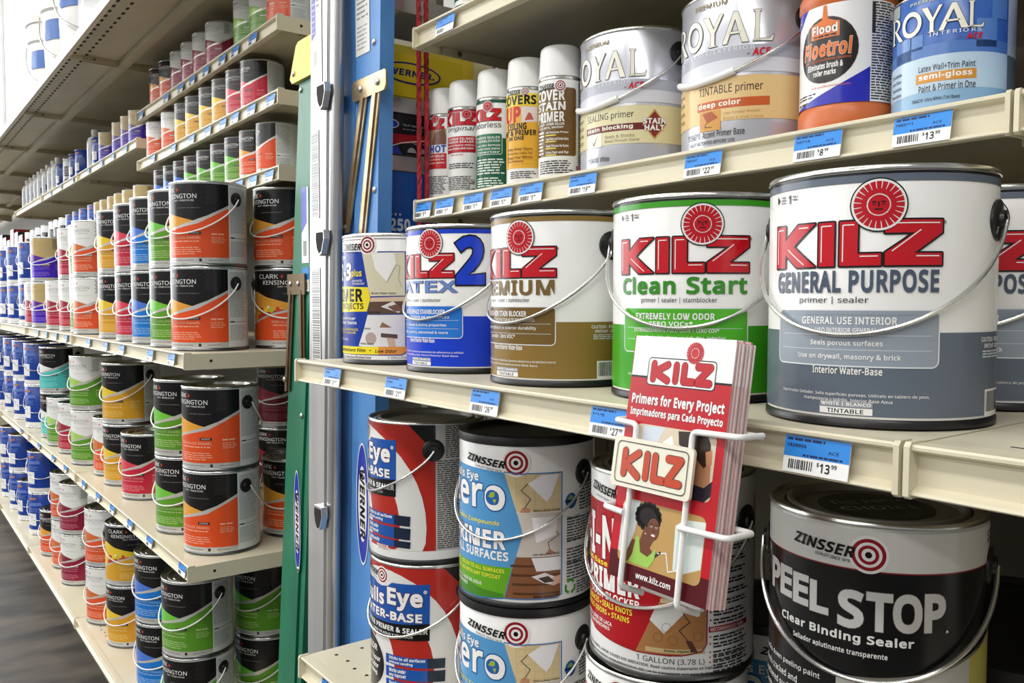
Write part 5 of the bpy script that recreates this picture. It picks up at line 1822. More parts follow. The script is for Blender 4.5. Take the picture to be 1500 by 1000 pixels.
BT, WT, TT = (22, 21, 22), (230, 231, 229), (190, 168, 116)
scheme('orange', BT, (226, 160, 58), (222, 82, 36), (240, 180, 150))
scheme('green', BT, (112, 196, 66), (92, 152, 42), (180, 206, 140))
scheme('blue', BT, (74, 118, 208), (24, 116, 204), (150, 190, 230))
scheme('red', BT, (216, 66, 84), (192, 40, 62), (226, 140, 150))
scheme('gold', BT, (228, 194, 50), (212, 158, 46), (232, 200, 120))
scheme('maroon', BT, (150, 40, 60), (104, 22, 40), (150, 80, 90))
scheme('worange', WT, (206, 108, 50), (218, 84, 44), (240, 180, 150), (200, 196, 190), (150, 150, 150))
scheme('wgreen', WT, (164, 206, 104), (92, 152, 42), (180, 206, 140), (200, 206, 190), (150, 150, 150))
scheme('wred', WT, (156, 44, 60), (176, 34, 60), (226, 140, 150), (210, 190, 190), (150, 150, 150))
scheme('wmaroon', WT, (130, 32, 52), (142, 32, 62), (200, 120, 140), (200, 170, 180), (150, 150, 150))
scheme('purple', TT, (92, 40, 150), (66, 26, 182), (150, 120, 220), (226, 190, 120), (180, 160, 110))
scheme('aqua', BT, (226, 230, 230), (78, 192, 190), (150, 220, 216))
SNAME = {'orange': 'black-topped orange', 'green': 'black-topped green', 'blue': 'black-topped blue', 'red': 'black-topped red', 'gold': 'black-topped gold', 'maroon': 'black-topped maroon',
         'worange': 'white-topped orange', 'wgreen': 'white-topped green', 'wred': 'white-topped red', 'wmaroon': 'white-topped maroon', 'purple': 'tan-topped purple',
         'aqua': 'black-topped aqua', 'navy': 'plain navy blue'}
STEELM = M('k_metal', (200, 200, 196), 0.25, 0.8).name
_g = gallon('paint_can', ck_art(), K_PANEL, 'prototype', bottom=STEELD, ears=True, handle=WWIRE, wire=0.0018, ear=0.016, zear=0.152, drop=0.080, N=72, hang=0.005)
_gp = gallon('paint_can', ck_art(True), K_PANEL, 'prototype', bottom=STEELD, ears=True, handle=WWIRE, wire=0.0018, ear=0.016, zear=0.152, drop=0.080, N=72, hang=0.005)
_qa = ck_art()
_q = gallon('quart_can', _qa.shifted(0, 0, RQ / RG, HQ / HG), K_PANEL, 'prototype', bottom=STEELD, ears=False, r=RQ, H=HQ, N=48)
# plain blue cans
a = Art()
a.rect(-W180, 9, W180, 26, C(228, 228, 226), 1)
a.rect(-60, 44, 0, 98, C(232, 234, 236), 2)
a.rect(-56, 80, -20, 84, C(150, 160, 190), 3)
a.poly([(-40, 132), (30, 136), (22, 150), (-30, 146)], C(96, 124, 196), 2)
a.poly([(-40, 160), (0, 162), (0, 172), (-40, 168)], C(176, 120, 90), 2)
a.greek(-40, 20, 104, 124, 3, C(96, 124, 190), 2)
NAVY = C(24, 62, 152)
_n = gallon('paint_can', a, NAVY, 'prototype', bottom=STEEL, ears=True, handle=WIRE, wire=0.0018, N=72, phi0=0.3)
_nq = gallon('quart_can', a.shifted(0, 0, RQ / RG, HQ / HG), NAVY, 'prototype', bottom=STEEL, ears=False, r=RQ, H=HQ, N=48)
a = Art()
a.rect(-W180, 9, W180, 40, C(120, 116, 112), 1)
a.rect(-70, 60, 30, 130, C(40, 40, 42), 2)
a.greek(-60, 20, 66, 124, 5, C(200, 200, 200), 3, 0.5)
_w = gallon('quart_can', a.shifted(0, 0, RQ / RG, HQ / HG), C(226, 228, 230), 'prototype', bottom=STEEL, ears=False, r=RQ, H=HQ, N=48)
PROTO_USED = set()
GRP = {'D': 'gallon cans on the wide eye-level left shelf', 'E': 'gallon cans on the left shelf below eye level', 'F': 'gallon cans on the lowest left shelf',
       'A': 'quart cans on the highest quart shelf', 'B': 'quart cans on the middle quart shelf', 'C': 'quart cans on the third quart shelf', 'U': 'containers on the narrow upper shelf further off'}
SHN = {'D': 'eye-level shelf', 'E': 'shelf below eye level', 'F': 'lowest left shelf', 'A': 'highest quart shelf', 'B': 'middle quart shelf',
       'C': 'third quart shelf', 'U': 'distant narrow upper shelf'}


def ck(key, x, y, h, rel, label, group, quart=False, pic=False):
    proto = (_nq if quart else _n) if key == 'navy' else _w if key == 'white' else _q if quart else _gp if pic else _g
    if proto.name not in PROTO_USED and proto in (_n, _nq, _w):
        PROTO_USED.add(proto.name)
        o = proto
    elif key == 'orange' and proto.name not in PROTO_USED:
        PROTO_USED.add(proto.name)
        o = proto
        for ch in [o] + list(o.children):
            if ch.type == 'MESH':
                for s in ch.material_slots:
                    if s.material.name in SCH[key]:
                        nm = SCH[key][s.material.name]
                        s.link = 'OBJECT'
                        s.material = MATS[nm]
    else:
        o = dup(proto, swap=None)
        if key in SCH:
            sw = SCH[key]
            for ch in o.children:
                if ch.type == 'MESH':
                    for i, s in enumerate(ch.material_slots):
                        base = ch.data.materials[i].name
                        if base in sw:
                            s.link = 'OBJECT'
                            s.material = MATS[sw[base]]
                        elif s.link == 'OBJECT' and s.material is None:
                            s.material = MATS[base]
    tag(o, label, 'paint can', group)
    put(o, x, y, h, rel)
    return o


rng = random.Random(11)
CKREL = -44.5


def rj():
    return CKREL + rng.uniform(-3.5, 3.5)


def stack(shelf, i, x, y, h, keys, pos, rel=None, pic=None):
    """keys from the bottom up"""
    for k, key in enumerate(keys):
        tier = '' if len(keys) == 1 else ('lower' if k == 0 else 'upper' if k == len(keys) - 1 else 'middle')
        lab = '%s gallon can, %s %s, %s' % (SNAME[key], 'single' if not tier else tier + ' of', pos, SHN[shelf])
        if not tier:
            lab = '%s gallon can, unstacked, %s, %s' % (SNAME[key], pos, SHN[shelf])
        rr = rel[k] if isinstance(rel, tuple) else rel
        ck(key, x, y, h + k * HG, (rr if rr is not None else rj()) + (rng.uniform(-2, 2)), lab, GRP[shelf], pic=(pic == k))


def Rr(i, what='stack'):
    return '%s %s from green ladder' % (ORD[i], what)


# wide eye-level shelf
Drow = [(-2.015, 'orange', 'orange'), (-2.199, 'green', 'green'), (-2.383, 'blue', 'blue'), (-2.568, 'red', 'red'), (-2.79, 'gold', 'gold'), (-3.19, 'worange', 'worange'),
        (-3.375, 'wgreen', 'wgreen'), (-3.565, 'wred', 'wred'), (-3.752, 'wred', None), (-4.12, 'purple', 'purple'), (-4.32, 'wred', None), (-4.51, 'navy', 'navy'), (-4.91, 'navy', 'navy'),
        (-5.26, 'navy', 'navy'), (-5.60, 'navy', 'navy'), (-5.95, 'navy', 'navy'), (-6.4, 'navy', 'navy')]
for i, (x, lo, up) in enumerate(Drow):
    y = {6: 0.655, 7: 0.65}.get(i, 0.634)
    stack('D', i, x, y, D_H, [lo] + ([up] if up else []), Rr(i, 'front stack') if up else Rr(i, 'place'))
stack('D', 20, -2.0, 0.824, D_H, ['orange', 'orange'], 'stack behind the nearest orange cans', rel=(-2, -40), pic=0)
# shelf below eye level
Erow = [(-1.985, 0.645, ('orange', 'orange')), (-2.205, 0.64, ('green', 'green')), (-2.641, 0.656, ('red',)), (-2.875, 0.655, ('gold', 'gold')), (-3.055, 0.66, ('worange',)),
        (-3.305, 0.636, ('wgreen', 'wgreen')), (-3.575, 0.638, ('wred',)), (-3.79, 0.633, ('wgreen',)), (-4.03, 0.645, ('aqua', 'aqua')), (-4.40, 0.634, ('navy', 'navy')),
        (-4.75, 0.63, ('navy', 'navy')), (-5.1, 0.63, ('navy', 'navy')), (-5.5, 0.63, ('navy', 'navy')), (-5.9, 0.63, ('navy', 'navy'))]
for i, (x, y, ks) in enumerate(Erow):
    stack('E', i, x, y, E_H, ks, Rr(i, 'stack' if len(ks) > 1 else 'place'))
for o in list(COL.objects):
    if o.get('group') == GRP['E'] and abs(o.location.x + 1.985) < 0.001:
        for ch in o.children:
            if ch.name.startswith('handle') and 'ear' not in ch.name:
                ch.rotation_euler = (0, 0, PI)      # these two bails hang at the back
stack('E', 20, -2.02, 0.845, E_H, ['orange'], 'in shade beside the green ladder', rel=-28)
stack('E', 21, -2.52, 1.02, E_H, ['maroon', 'maroon'], 'dark back stack beside ladder', rel=-28)
# lowest shelf
Frow = [(-2.17, 0.64, ('green', 'green')), (-2.44, 0.64, ('blue', 'blue')), (-2.623, 0.70, ('red',)), (-2.823, 0.643, ('gold', 'gold')), (-3.064, 0.63, ('worange', 'worange')),
        (-3.28, 0.68, ('wgreen', 'wgreen')), (-3.546, 0.632, ('wmaroon', 'wmaroon')), (-3.789, 0.638, ('worange', 'worange')), (-4.006, 0.628, ('orange',)), (-4.397, 0.637, ('navy', 'navy')),
        (-4.722, 0.632, ('navy',)), (-5.0, 0.63, ('navy', 'navy')), (-5.35, 0.63, ('navy', 'navy'))]
for i, (x, y, ks) in enumerate(Frow):
    stack('F', i, x, y, F_H, ks, Rr(i, 'stack' if len(ks) > 1 else 'place'), pic=1 if i == 3 else None, rel=(None, -8) if i == 3 else None)
stack('F', 20, -2.19, 0.83, F_H, ['green', 'green'], 'stack behind the nearest green cans')


def quarts(shelf, h, items, y=0.815):
    for i, (x, key) in enumerate(items):
        nm = SNAME.get(key, 'white and charcoal')
        ck(key, x, y, h, {'A': -72, 'B': -60, 'C': -80}[shelf] if i == 0 else rj(), '%s quart can, %s from green ladder on the %s' % (nm, ORD[i], SHN[shelf]), GRP[shelf], quart=True)


quarts('A', 0.637, [(-1.955, 'worange'), (-2.07, 'wgreen'), (-2.183, 'wgreen'), (-2.411, 'wmaroon'), (-2.529, 'wmaroon'), (-2.643, 'wmaroon'), (-2.757, 'wmaroon'), (-2.884, 'orange'), (-3.0, 'orange')])
quarts('B', 0.474, [(-2.139, 'red'), (-2.251, 'red'), (-2.365, 'gold'), (-2.48, 'gold'), (-2.61, 'gold'), (-2.722, 'gold'), (-2.871, 'worange'), (-3.055, 'worange')])
ck('navy', -2.0, 0.93, 0.474, 0, 'dark quart can in shadow at the right end of the middle quart shelf', GRP['B'], quart=True)
quarts('C', 0.304, [(-2.037, 'orange'), (-2.155, 'orange'), (-2.268, 'green'), (-2.385, 'green'), (-2.51, 'green'), (-2.632, 'green'), (-2.744, 'blue'), (-2.857, 'blue'), (-2.971, 'blue'), (-3.059, 'blue')][:9])
for i, (x, key) in enumerate([(-3.25, 'purple'), (-3.415, 'purple'), (-3.548, 'purple'), (-3.665, 'purple'), (-3.803, 'purple'), (-3.92, 'purple'), (-4.05, 'navy'), (-4.24, 'navy'), (-4.392, 'navy'), (-4.565, 'navy'),
                              (-4.75, 'white'), (-4.9, 'white'), (-5.05, 'white'), (-5.3, 'white'), (-5.5, 'white'), (-5.7, 'white'), (-5.9, 'white')]):
    ck(key, x, 0.815, 0.285, rj(), '%s quart can, %s along the further quart shelf' % (SNAME.get(key, 'white and charcoal'), ORD[i]), 'quart cans along the further quart shelf', quart=True)
for i, (x, key) in enumerate([(-3.30, 'purple'), (-3.42, 'purple'), (-3.56, 'purple'), (-3.80, 'purple'), (-3.93, 'navy'), (-4.30, 'navy'), (-4.45, 'navy'), (-4.60, 'white'), (-4.80, 'navy')]):
    ck(key, x, 0.815, 0.555, rj(), '%s quart can, %s along the distant narrow upper shelf' % (SNAME.get(key, 'white and charcoal'), ORD[i]), GRP['U'], quart=True)
bt = None
for i, x in enumerate((-4.05, -4.95, -5.08, -5.25, -5.42, -5.55, -5.7, -5.85, -6.0)):
    if bt is None:
        bt = empty('white_bottle')
        m = MB()
        m.lathe([(0.034, 0.0), (0.036, 0.003), (0.036, 0.12), (0.03, 0.14), (0.016, 0.15), (0.016, 0.156)], 32, WHTP, cap_top=True, cap_bot=True)
        m.build('bottle_body', bt)
        m = MB()
        m.lathe([(0.018, 0.1565), (0.018, 0.176), (0.016, 0.178), (0.001, 0.178)], 24, WHTP, cap_top=True)
        m.build('bottle_cap', bt)
        a = Art()
        a.rect(-50, 30, 50, 110, C(222, 226, 232), 0)
        a.rect(-20, 40, 30, 70, C(70, 84, 130), 1)
        a.build('label', bt, 0.036, 32)
        o = bt
    else:
        o = dup(bt)
    tag(o, 'slim white bottle, %s along the distant narrow upper shelf' % ORD[i], 'bottle', GRP['U'])
    put(o, x, 0.80, 0.555, 0)
for p in (_g, _gp, _q):
    if p.name not in PROTO_USED:
        for ch in list(p.children):
            for c2 in list(ch.children):
                bpy.data.objects.remove(c2)
            bpy.data.objects.remove(ch)
        bpy.data.objects.remove(p)


# ------------------------------------------------------------------ ladders standing in the gap
GREENF = noise_mat('green_fibreglass', (24, 128, 92), (14, 104, 76), 9, 0.4, (1, 1, 0.3)).name
BLUEF = noise_mat('blue_fibreglass', (92, 152, 218), (72, 132, 202), 14, 0.42, (1, 1, 0.5)).name
ALU = noise_mat('ladder_aluminium', (214, 214, 214), (190, 190, 190), 5, 0.28, (3, 3, 0.2), metal=0.85).name
BRASS = noise_mat('zinc_brace', (176, 150, 104), (196, 178, 150), 20, 0.3, metal=0.8).name
BRONZE = M('bronze_brace', (112, 92, 62), 0.38, 0.7).name
YEL = M('yellow_plastic', (236, 204, 48), 0.4).name
RIV = M('rivet_steel', (196, 196, 196), 0.25, 0.9).name
LY = 0.70


def werner_art(L, Wd, vertical=True):
    """long oval badge with the maker's name"""
    a = Art()
    B = C(36, 58, 176)
    a.disc(0, 0, L / 2, WHITE, 1, Wd / 2, n=48)
    a.disc(0, 0, L / 2 * 0.965, B, 2, Wd / 2 * 0.9, n=48)
    a.disc(0, 0, L / 2 * 0.62, WHITE, 3, Wd / 2 * 0.66, n=40)
    a.text('WERNER', -L * 0.285, L * 0.285, -Wd * 0.19, Wd * 0.19, BLACK, 5, 0.05, 0.15)
    if vertical:
        a.parts = [([(v[1], -v[0]) for v in vs], fs, m, z) for vs, fs, m, z in a.parts]
    return a


def rivet(m, x, y, z, r=0.006):
    def ax(p):
        return (x + p[0], y - p[2], z + p[1])
    m.lathe([(r, 0.0), (r, 0.0015), (r * 0.75, 0.003), (0.0005, 0.0036)], 14, RIV, axis=ax)


def stepladder(name, label, xf0, xf1, xr0, xr1, ztop, mat, shf, yfar, steps, inset=0.006):
    """folded step ladder seen edge on: near front rail, near rear rail, far rails, steps running away from the aisle"""
    root = empty(name, (xf0, LY, 0))
    tag(root, label, 'ladder')

    def P(o):
        o.parent = root
        o.location = (-xf0, -LY, 0)
        return o
    for (y0, y1) in ((LY, LY + 0.027), (yfar, yfar + 0.027)):
        m = MB()
        # channel: web facing the aisle and two return flanges
        m.box(xf0, xf1, y0, y0 + 0.004, 0.0, ztop, mat, shx=shf)
        m.box(xf0, xf0 + 0.004, y0 + 0.004, y1, 0.0, ztop, mat, shx=shf)
        m.box(xf1 - 0.004, xf1, y0 + 0.004, y1, 0.0, ztop, mat, shx=shf)
        P(m.build('front_rail'))
        m = MB()
        y0r = y0 + 0.004
        m.box(xr0, xr1, y0r, y0r + 0.004, 0.0, ztop - 0.03, mat, shx=shf)
        m.box(xr0, xr0 + 0.004, y0r + 0.004, y1, 0.0, ztop - 0.03, mat, shx=shf)
        m.box(xr1 - 0.004, xr1, y0r + 0.004, y1, 0.0, ztop - 0.03, mat, shx=shf)
        P(m.build('rear_rail'))
    for z in steps:
        m = MB()
        x = xf0 + shf * (z - EYE)
        m.box(x + 0.008, x + (xf1 - xf0) - inset, LY + 0.027, yfar, z - 0.004, z, ALU)
        m.box(x + (xf1 - xf0) - inset - 0.004, x + (xf1 - xf0) - inset, LY + 0.027, yfar, z - 0.026, z - 0.004, ALU)
        P(m.build('step'))
    return root, P


# green ladder, furthest from the camera
gl, GP_ = stepladder('step_ladder', 'green fibreglass step ladder with yellow cap beside the left cans', -1.692, -1.604, -1.600, -1.578, EYE + 0.445, GREENF, 0.122, 1.08,
                     [EYE - 0.86, EYE - 0.55, EYE - 0.25, EYE + 0.06])
zc = EYE + 0.435
m = MB()
prof = [(-1.668, zc + 0.010), (-1.658, zc), (-1.52, zc), (-1.52, zc + 0.076), (-1.625, zc + 0.076), (-1.636, zc + 0.070)]
n = len(prof)
m.add([(p[0], LY - 0.008, p[1]) for p in prof] + [(p[0], 1.125, p[1]) for p in prof], [tuple(range(n)), tuple(reversed(range(n, 2 * n)))] + [(i, n + i, n + (i + 1) % n, (i + 1) % n) for i in range(n)], YEL)
GP_(m.build('top_cap'))


def rivets(put_, pts, r=0.006):
    for x, y, z in pts:
        mm = MB()
        rivet(mm, x, y, z, r)
        put_(mm.build('rivet'))


rivets(GP_, [(-1.648, LY - 0.008, zc + 0.018), (-1.632, LY, zc - 0.016), (-1.672, LY, EYE - 0.56)])


def strap(m, p, q, w, t, mat):
    """folded steel strap with a raised centre"""
    (x0, z0), (x1, z1) = p, q
    for dx0, dx1, dy in ((-w, -w * 0.4, 0.0), (-w * 0.4, w * 0.4, -0.003), (w * 0.4, w, 0.0)):
        y = LY - 0.0035 + dy
        vs = [(x0 + dx0, y - t, z0), (x0 + dx1, y - t, z0), (x1 + dx1, y - t, z1), (x1 + dx0, y - t, z1),
              (x0 + dx0, y + t, z0), (x0 + dx1, y + t, z0), (x1 + dx1, y + t, z1), (x1 + dx0, y + t, z1)]
        m.add(vs, [(0, 1, 2, 3), (7, 6, 5, 4), (0, 4, 5, 1), (1, 5, 6, 2), (2, 6, 7, 3), (3, 7, 4, 0)], mat)


# bronze spreader brace on the green rails
m = MB()
m.box(-1.697, -1.610, LY - 0.007, LY - 0.0035, EYE + 0.012, EYE + 0.054, BRONZE)
strap(m, (-1.684, EYE + 0.02), (-1.712, EYE - 0.19), 0.0125, 0.0013, BRONZE)
strap(m, (-1.632, EYE + 0.02), (-1.632, EYE - 0.16), 0.0125, 0.0013, BRONZE)
GP_(m.build('spreader_brace'))
rivets(GP_, [(-1.680, LY - 0.007, EYE + 0.034), (-1.640, LY - 0.007, EYE + 0.034), (-1.712, LY - 0.009, EYE - 0.165), (-1.645, LY - 0.001, EYE - 0.235)])
bo = werner_art(216, 34).build('name_badge')
bo.parent = gl
bo.location = (-1.674 + 1.692, -0.0008, EYE - 0.46)
a = Art()
a.rect(0, 0, 34, 150, WHITE, 0)
a.poly([(0, 60), (26, 80), (26, 150), (0, 150)], C(48, 60, 190), 1)
a.bars(8, 24, 14, 44, BLACK, 1, True, 8)
o = a.build('price_sticker')
o.parent = gl
o.location = (-1.634 + 1.692, -0.0008, EYE + 0.075)
a = Art()
a.rect(0, 0, 34, 48, WHITE, 0)
a.rect(0, 24, 34, 48, C(40, 138, 226, 0.4), 1)
a.bars(8, 26, 5, 18, BLACK, 1, True, 8)
o = a.build('price_sticker')
o.parent = gl
o.location = (-1.634 + 1.692, -0.0008, EYE + 0.018)

# aluminium extension ladder between green and blue
AY = 0.66
al = empty('extension_ladder', (-1.52, AY, 0))
tag(al, 'silver aluminium extension ladder standing between the green and blue ladders', 'ladder')


def AP(o):
    o.parent = al
    o.location = (1.52, -AY, 0)
    return o


SH_A = 0.04
for y in (AY, 1.02):
    m = MB()
    m.box(-1.509, -1.441, y, y + 0.004, 0, 2.4, ALU, shx=SH_A)
    m.box(-1.509, -1.505, y + 0.004, y + 0.03, 0, 2.4, ALU, shx=SH_A)
    m.box(-1.445, -1.441, y + 0.004, y + 0.03, 0, 2.4, ALU, shx=SH_A)
    AP(m.build('base_rail'))
    m = MB()
    m.tube([(-1.434 + SH_A * (0 - EYE), y + 0.016, 0.0), (-1.434 + SH_A * (2.4 - EYE), y + 0.016, 2.4)], 0.013, ALU, 14)
    AP(m.build('fly_rail'))
for z in (EYE + 0.362, EYE + 0.104, EYE - 0.40):
    m = MB()
    x = -1.440 + SH_A * (z - EYE)
    prof = [(-0.018, 0.022), (0.016, 0.022), (0.018, 0.006), (0.006, -0.020), (-0.004, -0.024), (-0.014, -0.012), (-0.019, 0.008)]
    n = len(prof)
    for sc, y0, y1, mm in ((1.0, AY - 0.012, AY - 0.0005, ALU), (0.82, AY - 0.0125, AY - 0.0122, HOLE)):
        vs = [(x + p[0] * sc, y0, z + p[1] * sc) for p in prof] + [(x + p[0] * sc, y1, z + p[1] * sc) for p in prof]
        m.add(vs, [tuple(reversed(range(n)))] + [(i, (i + 1) % n, n + (i + 1) % n, n + i) for i in range(n)], mm)
    m.box(x - 0.065, x - 0.040, AY + 0.004, 1.02, z - 0.012, z + 0.016, ALU)
    AP(m.build('rung'))
# decals on the aluminium rail
a = Art()
a.rect(0, 0, 46, 250, WHITE, 0)
a.poly([(3, 96), (21, 106), (21, 214), (3, 190)], C(64, 62, 178), 1)
a.poly([(3, 198), (21, 228), (21, 250), (3, 250)], C(206, 60, 44), 1)
a.greek(5, 20, 104, 196, 9, C(150, 150, 220), 2, 0.3)
a.greek(24, 38, 150, 216, 7, C(120, 120, 120), 1, 0.4)
a.rect(10, 50, 26, 76, C(176, 176, 174), 1)
o = a.build('warning_decal')
o.parent = al
o.location = (1.52 - 1.488, -0.0008, EYE + 0.375)
for x0, z0, w, h in ((-1.494, EYE + 0.15, 34, 160), (-1.498, EYE - 0.145, 38, 205)):
    a = Art()
    a.rect(0, 0, w, h, C(232, 232, 230), 0)
    a.bars(3, w - 3, 4, h - 4, C(120, 120, 120), 1, False, 60)
    a.rect(0, 0, w, 3, WHITE, 2)
    o = a.build('warning_decal')
    o.parent = al
    o.location = (1.52 + x0, -0.0008, z0)

# blue step ladder nearest to the camera
bl_, BP = stepladder('step_ladder', 'blue fibreglass step ladder with brass-coloured brace behind the spray cans', -1.408, -1.320, -1.474, -1.419, EYE + 1.3, BLUEF, 0.044, 1.10,
                     [EYE - 0.45, EYE - 0.15, EYE + 0.258, EYE + 0.36, EYE + 0.535, EYE + 0.80], 0.042)
a = Art()
a.rect(0, 0, 52, 330, C(232, 232, 228), 0)
a.greek(5, 48, 60, 180, 14, C(150, 150, 150), 1, 0.35)
a.greek(5, 48, 8, 52, 6, C(170, 170, 170), 1, 0.35)
o = a.build('warning_decal')
o.parent = bl_
o.location = (0.02, -0.0008, EYE + 0.428)
m = MB()
pz = [(-1.392, 0.352), (-1.392, 0.380), (-1.386, 0.384), (-1.273, 0.384), (-1.269, 0.380), (-1.269, 0.359), (-1.276, 0.350), (-1.386, 0.349)]
n = len(pz)
m.add([(p[0], LY - 0.007, EYE + p[1]) for p in pz] + [(p[0], LY - 0.0035, EYE + p[1]) for p in pz], [tuple(range(n)), tuple(reversed(range(n, 2 * n)))] + [(i, n + i, n + (i + 1) % n, (i + 1) % n) for i in range(n)], BRASS)
strap(m, (-1.355, EYE + 0.351), (-1.429, EYE + 0.122), 0.0135, 0.0013, BRASS)
strap(m, (-1.310, EYE + 0.351), (-1.385, EYE + 0.03), 0.0135, 0.0013, BRASS)
BP(m.build('spreader_brace'))
rivets(BP, [(-1.360, LY - 0.007, EYE + 0.367), (-1.298, LY - 0.007, EYE + 0.367), (-1.4265, LY - 0.0062, EYE + 0.133), (-1.322, LY, EYE + 0.44), (-1.324, LY, EYE + 0.19), (-1.335, LY, EYE - 0.12)], 0.0062)
b = werner_art(222, 50)
bo = b.build('name_badge')
bo.parent = bl_
bo.location = (-1.379 + 1.410, -0.0008, EYE - 0.366)
# cards and tray between the steps, facing the spray cans
def card(name, y0, y1, z0, z1, art, x=-1.352, t=0.006, mat=None):
    m = MB()
    m.box(x - t, x, y0, y1, z0, z1, mat)
    o = BP(m.build(name))
    po = art.build('print')
    po.parent = o
    po.rotation_euler = (0, 0, PI / 2)
    po.location = (x + 0.0003, y0, z0)
    return o


a = Art()
NB = C(30, 40, 110)
YC = C(222, 196, 40)
a.disc(60, 42, 62, NB, 1, 19, n=44)
a.disc(60, 42, 58, YC, 2, 16, n=44)
a.text('WERNER.', 14, 108, 36, 48, NB, 4, 0.05, 0.1)
card('tool_tray', LY + 0.03, 0.90, EYE + 0.365, EYE + 0.442, a, mat=C(222, 196, 40))
a = Art()
a.rect(0, 0, 260, 74, C(26, 26, 30), 0)
a.poly([(0, 12), (0, 34), (150, 38), (260, 44), (260, 40), (120, 30)], C(176, 30, 40), 1)
a.stroke([(0, 6), (40, 20), (110, 32), (260, 40)], 1.6, WHITE, 2)
a.poly([(0, 0), (0, 5), (30, 14), (40, 0)], C(40, 60, 180), 1)
a.disc(12, 52, 22, WHITE, 1, 9)
a.disc(12, 52, 20.5, C(40, 60, 180), 2, 7.6)
a.text('The #1 Name in Ladders', 42, 100, 50, 54, C(180, 180, 184), 2)
a.text('Built for pros', 42, 84, 43, 46, C(180, 180, 184), 2)
a.text('Type I Duty', 62, 96, 19, 22, C(220, 220, 220), 2)
for x in (60, 82, 104):
    a.disc(x, 4, 9, C(170, 170, 172), 1, a0=0, a1=PI)
card('sign_card', LY + 0.03, 1.0, EYE + 0.262, EYE + 0.336, a, mat=C(26, 26, 30))
a = Art()
SB = C(30, 84, 168)
a.rect(0, 0, 330, 172, SB, 0)
a.poly([(0, 0), (8, 0), (2, 44), (0, 44)], C(176, 40, 60), 1)
for i in range(3):
    a.poly([(17 + i * 9 + 3.4 * (1 if k % 2 == 0 else 0.4) * math.sin(k * PI / 5), 96 + 3.4 * (1 if k % 2 == 0 else 0.4) * math.cos(k * PI / 5)) for k in range(10)], C(206, 220, 240), 2)
a.text('250', 14, 56, 66, 89, C(216, 226, 240), 2, 0.04)
a.text('LBS.', 59, 96, 66, 78, C(216, 226, 240), 2, 0.03)
a.text('Includes User and Materials', 14, 80, 57.5, 62, C(180, 204, 236), 2)
a.text('Type I Duty Rating', 14, 66, 48, 53, C(150, 180, 224), 2)
a.text('113 kg', 12, 30, 34, 38, C(130, 160, 214), 2)
a.stroke([(90, 20), (130, 48), (180, 58), (300, 40)], 1.6, C(196, 80, 110), 2)
card('sign_card', LY + 0.03, 1.06, EYE + 0.058, EYE + 0.230, a, mat=SB)
# red hoisting ropes of the extension ladder
ROPE = noise_mat('red_rope', (196, 40, 52), (120, 22, 34), 160, 0.7, (1, 1, 0.5)).name
for i, (y, x) in enumerate(((0.772, -1.295), (0.787, -1.295))):
    m = MB()
    for s in range(3):
        pts = [(x + 0.0022 * math.cos(k * 0.55 + s * 2 * PI / 3), y + 0.0022 * math.sin(k * 0.55 + s * 2 * PI / 3), EYE - 0.09 + k * 0.0045) for k in range(260)]
        m.tube(pts, 0.0026, ROPE, 6)
    o = m.build('rope')
    tag(o, ('red rope hanging next to the blue ladder, nearer to it' if i == 0 else 'red rope hanging behind the end of the narrow shelf'), 'rope', 'red ladder ropes')

# ------------------------------------------------------------------ wire rack with brochures
BW, BHT = 101.0, 193.5
tilt = math.atan2(0.0315, 0.191)
RX = -0.4445
bx = Art()
CR = C(186, 24, 36)
DR = C(84, 18, 26)
x0 = -BW / 2
bx.rect(x0, 0, -x0, BHT, CR, 0)
bx.rect(x0, 160.5, -x0, BHT, WHITE, 1)
bx.rect(x0, 160, -x0, 161.6, BLACK, 2)
bx.rect(x0, 0, -x0, 21, DR, 1)
sun(bx, 13.3, 182, 9.6, 5, face=False, ring=False)
bx.rrect(-33, 155, 35, 176.5, 3, WHITE, 3, BLACK, 0.8, 4)
kilz_round(bx, -30, 157.5, 63, 16.5, 6, CR, 0.3)
bx.text('Primers for Every Project', -47, 46.5, 136.8, 147.5, WHITE, 4, 0.035, out=BLACK, ow=0.012)
bx.text('Imprimadores para Cada Proyecto', -47, 46.5, 128.2, 136, WHITE, 4, 0.03, out=BLACK, ow=0.012)
# upper picture: a person's head seen from behind at a painted wall
bx.rrect(-38, 74, 43, 123.5, 5, C(214, 200, 178), 2)
bx.poly([(-30, 122.5), (-8, 122.5), (-20, 100), (-34, 96)], C(206, 214, 226), 3)
bx.poly([(-8, 112), (0, 118), (4, 108), (-10, 106)], WHITE, 3)
bx.poly([(6, 122), (18, 123), (34, 123), (38, 116), (40, 104), (34, 98), (20, 108), (8, 112)], C(52, 38, 32), 4)
bx.poly([(14, 110), (30, 106), (40, 102), (41, 88), (36, 76), (22, 80), (14, 96)], C(176, 126, 92), 3)
bx.poly([(34, 110), (40, 112), (41, 102), (36, 100)], C(188, 134, 100), 5)
bx.poly([(18, 86), (36, 84), (43, 90), (43, 79), (38, 74), (14, 74)], C(40, 36, 48), 4)
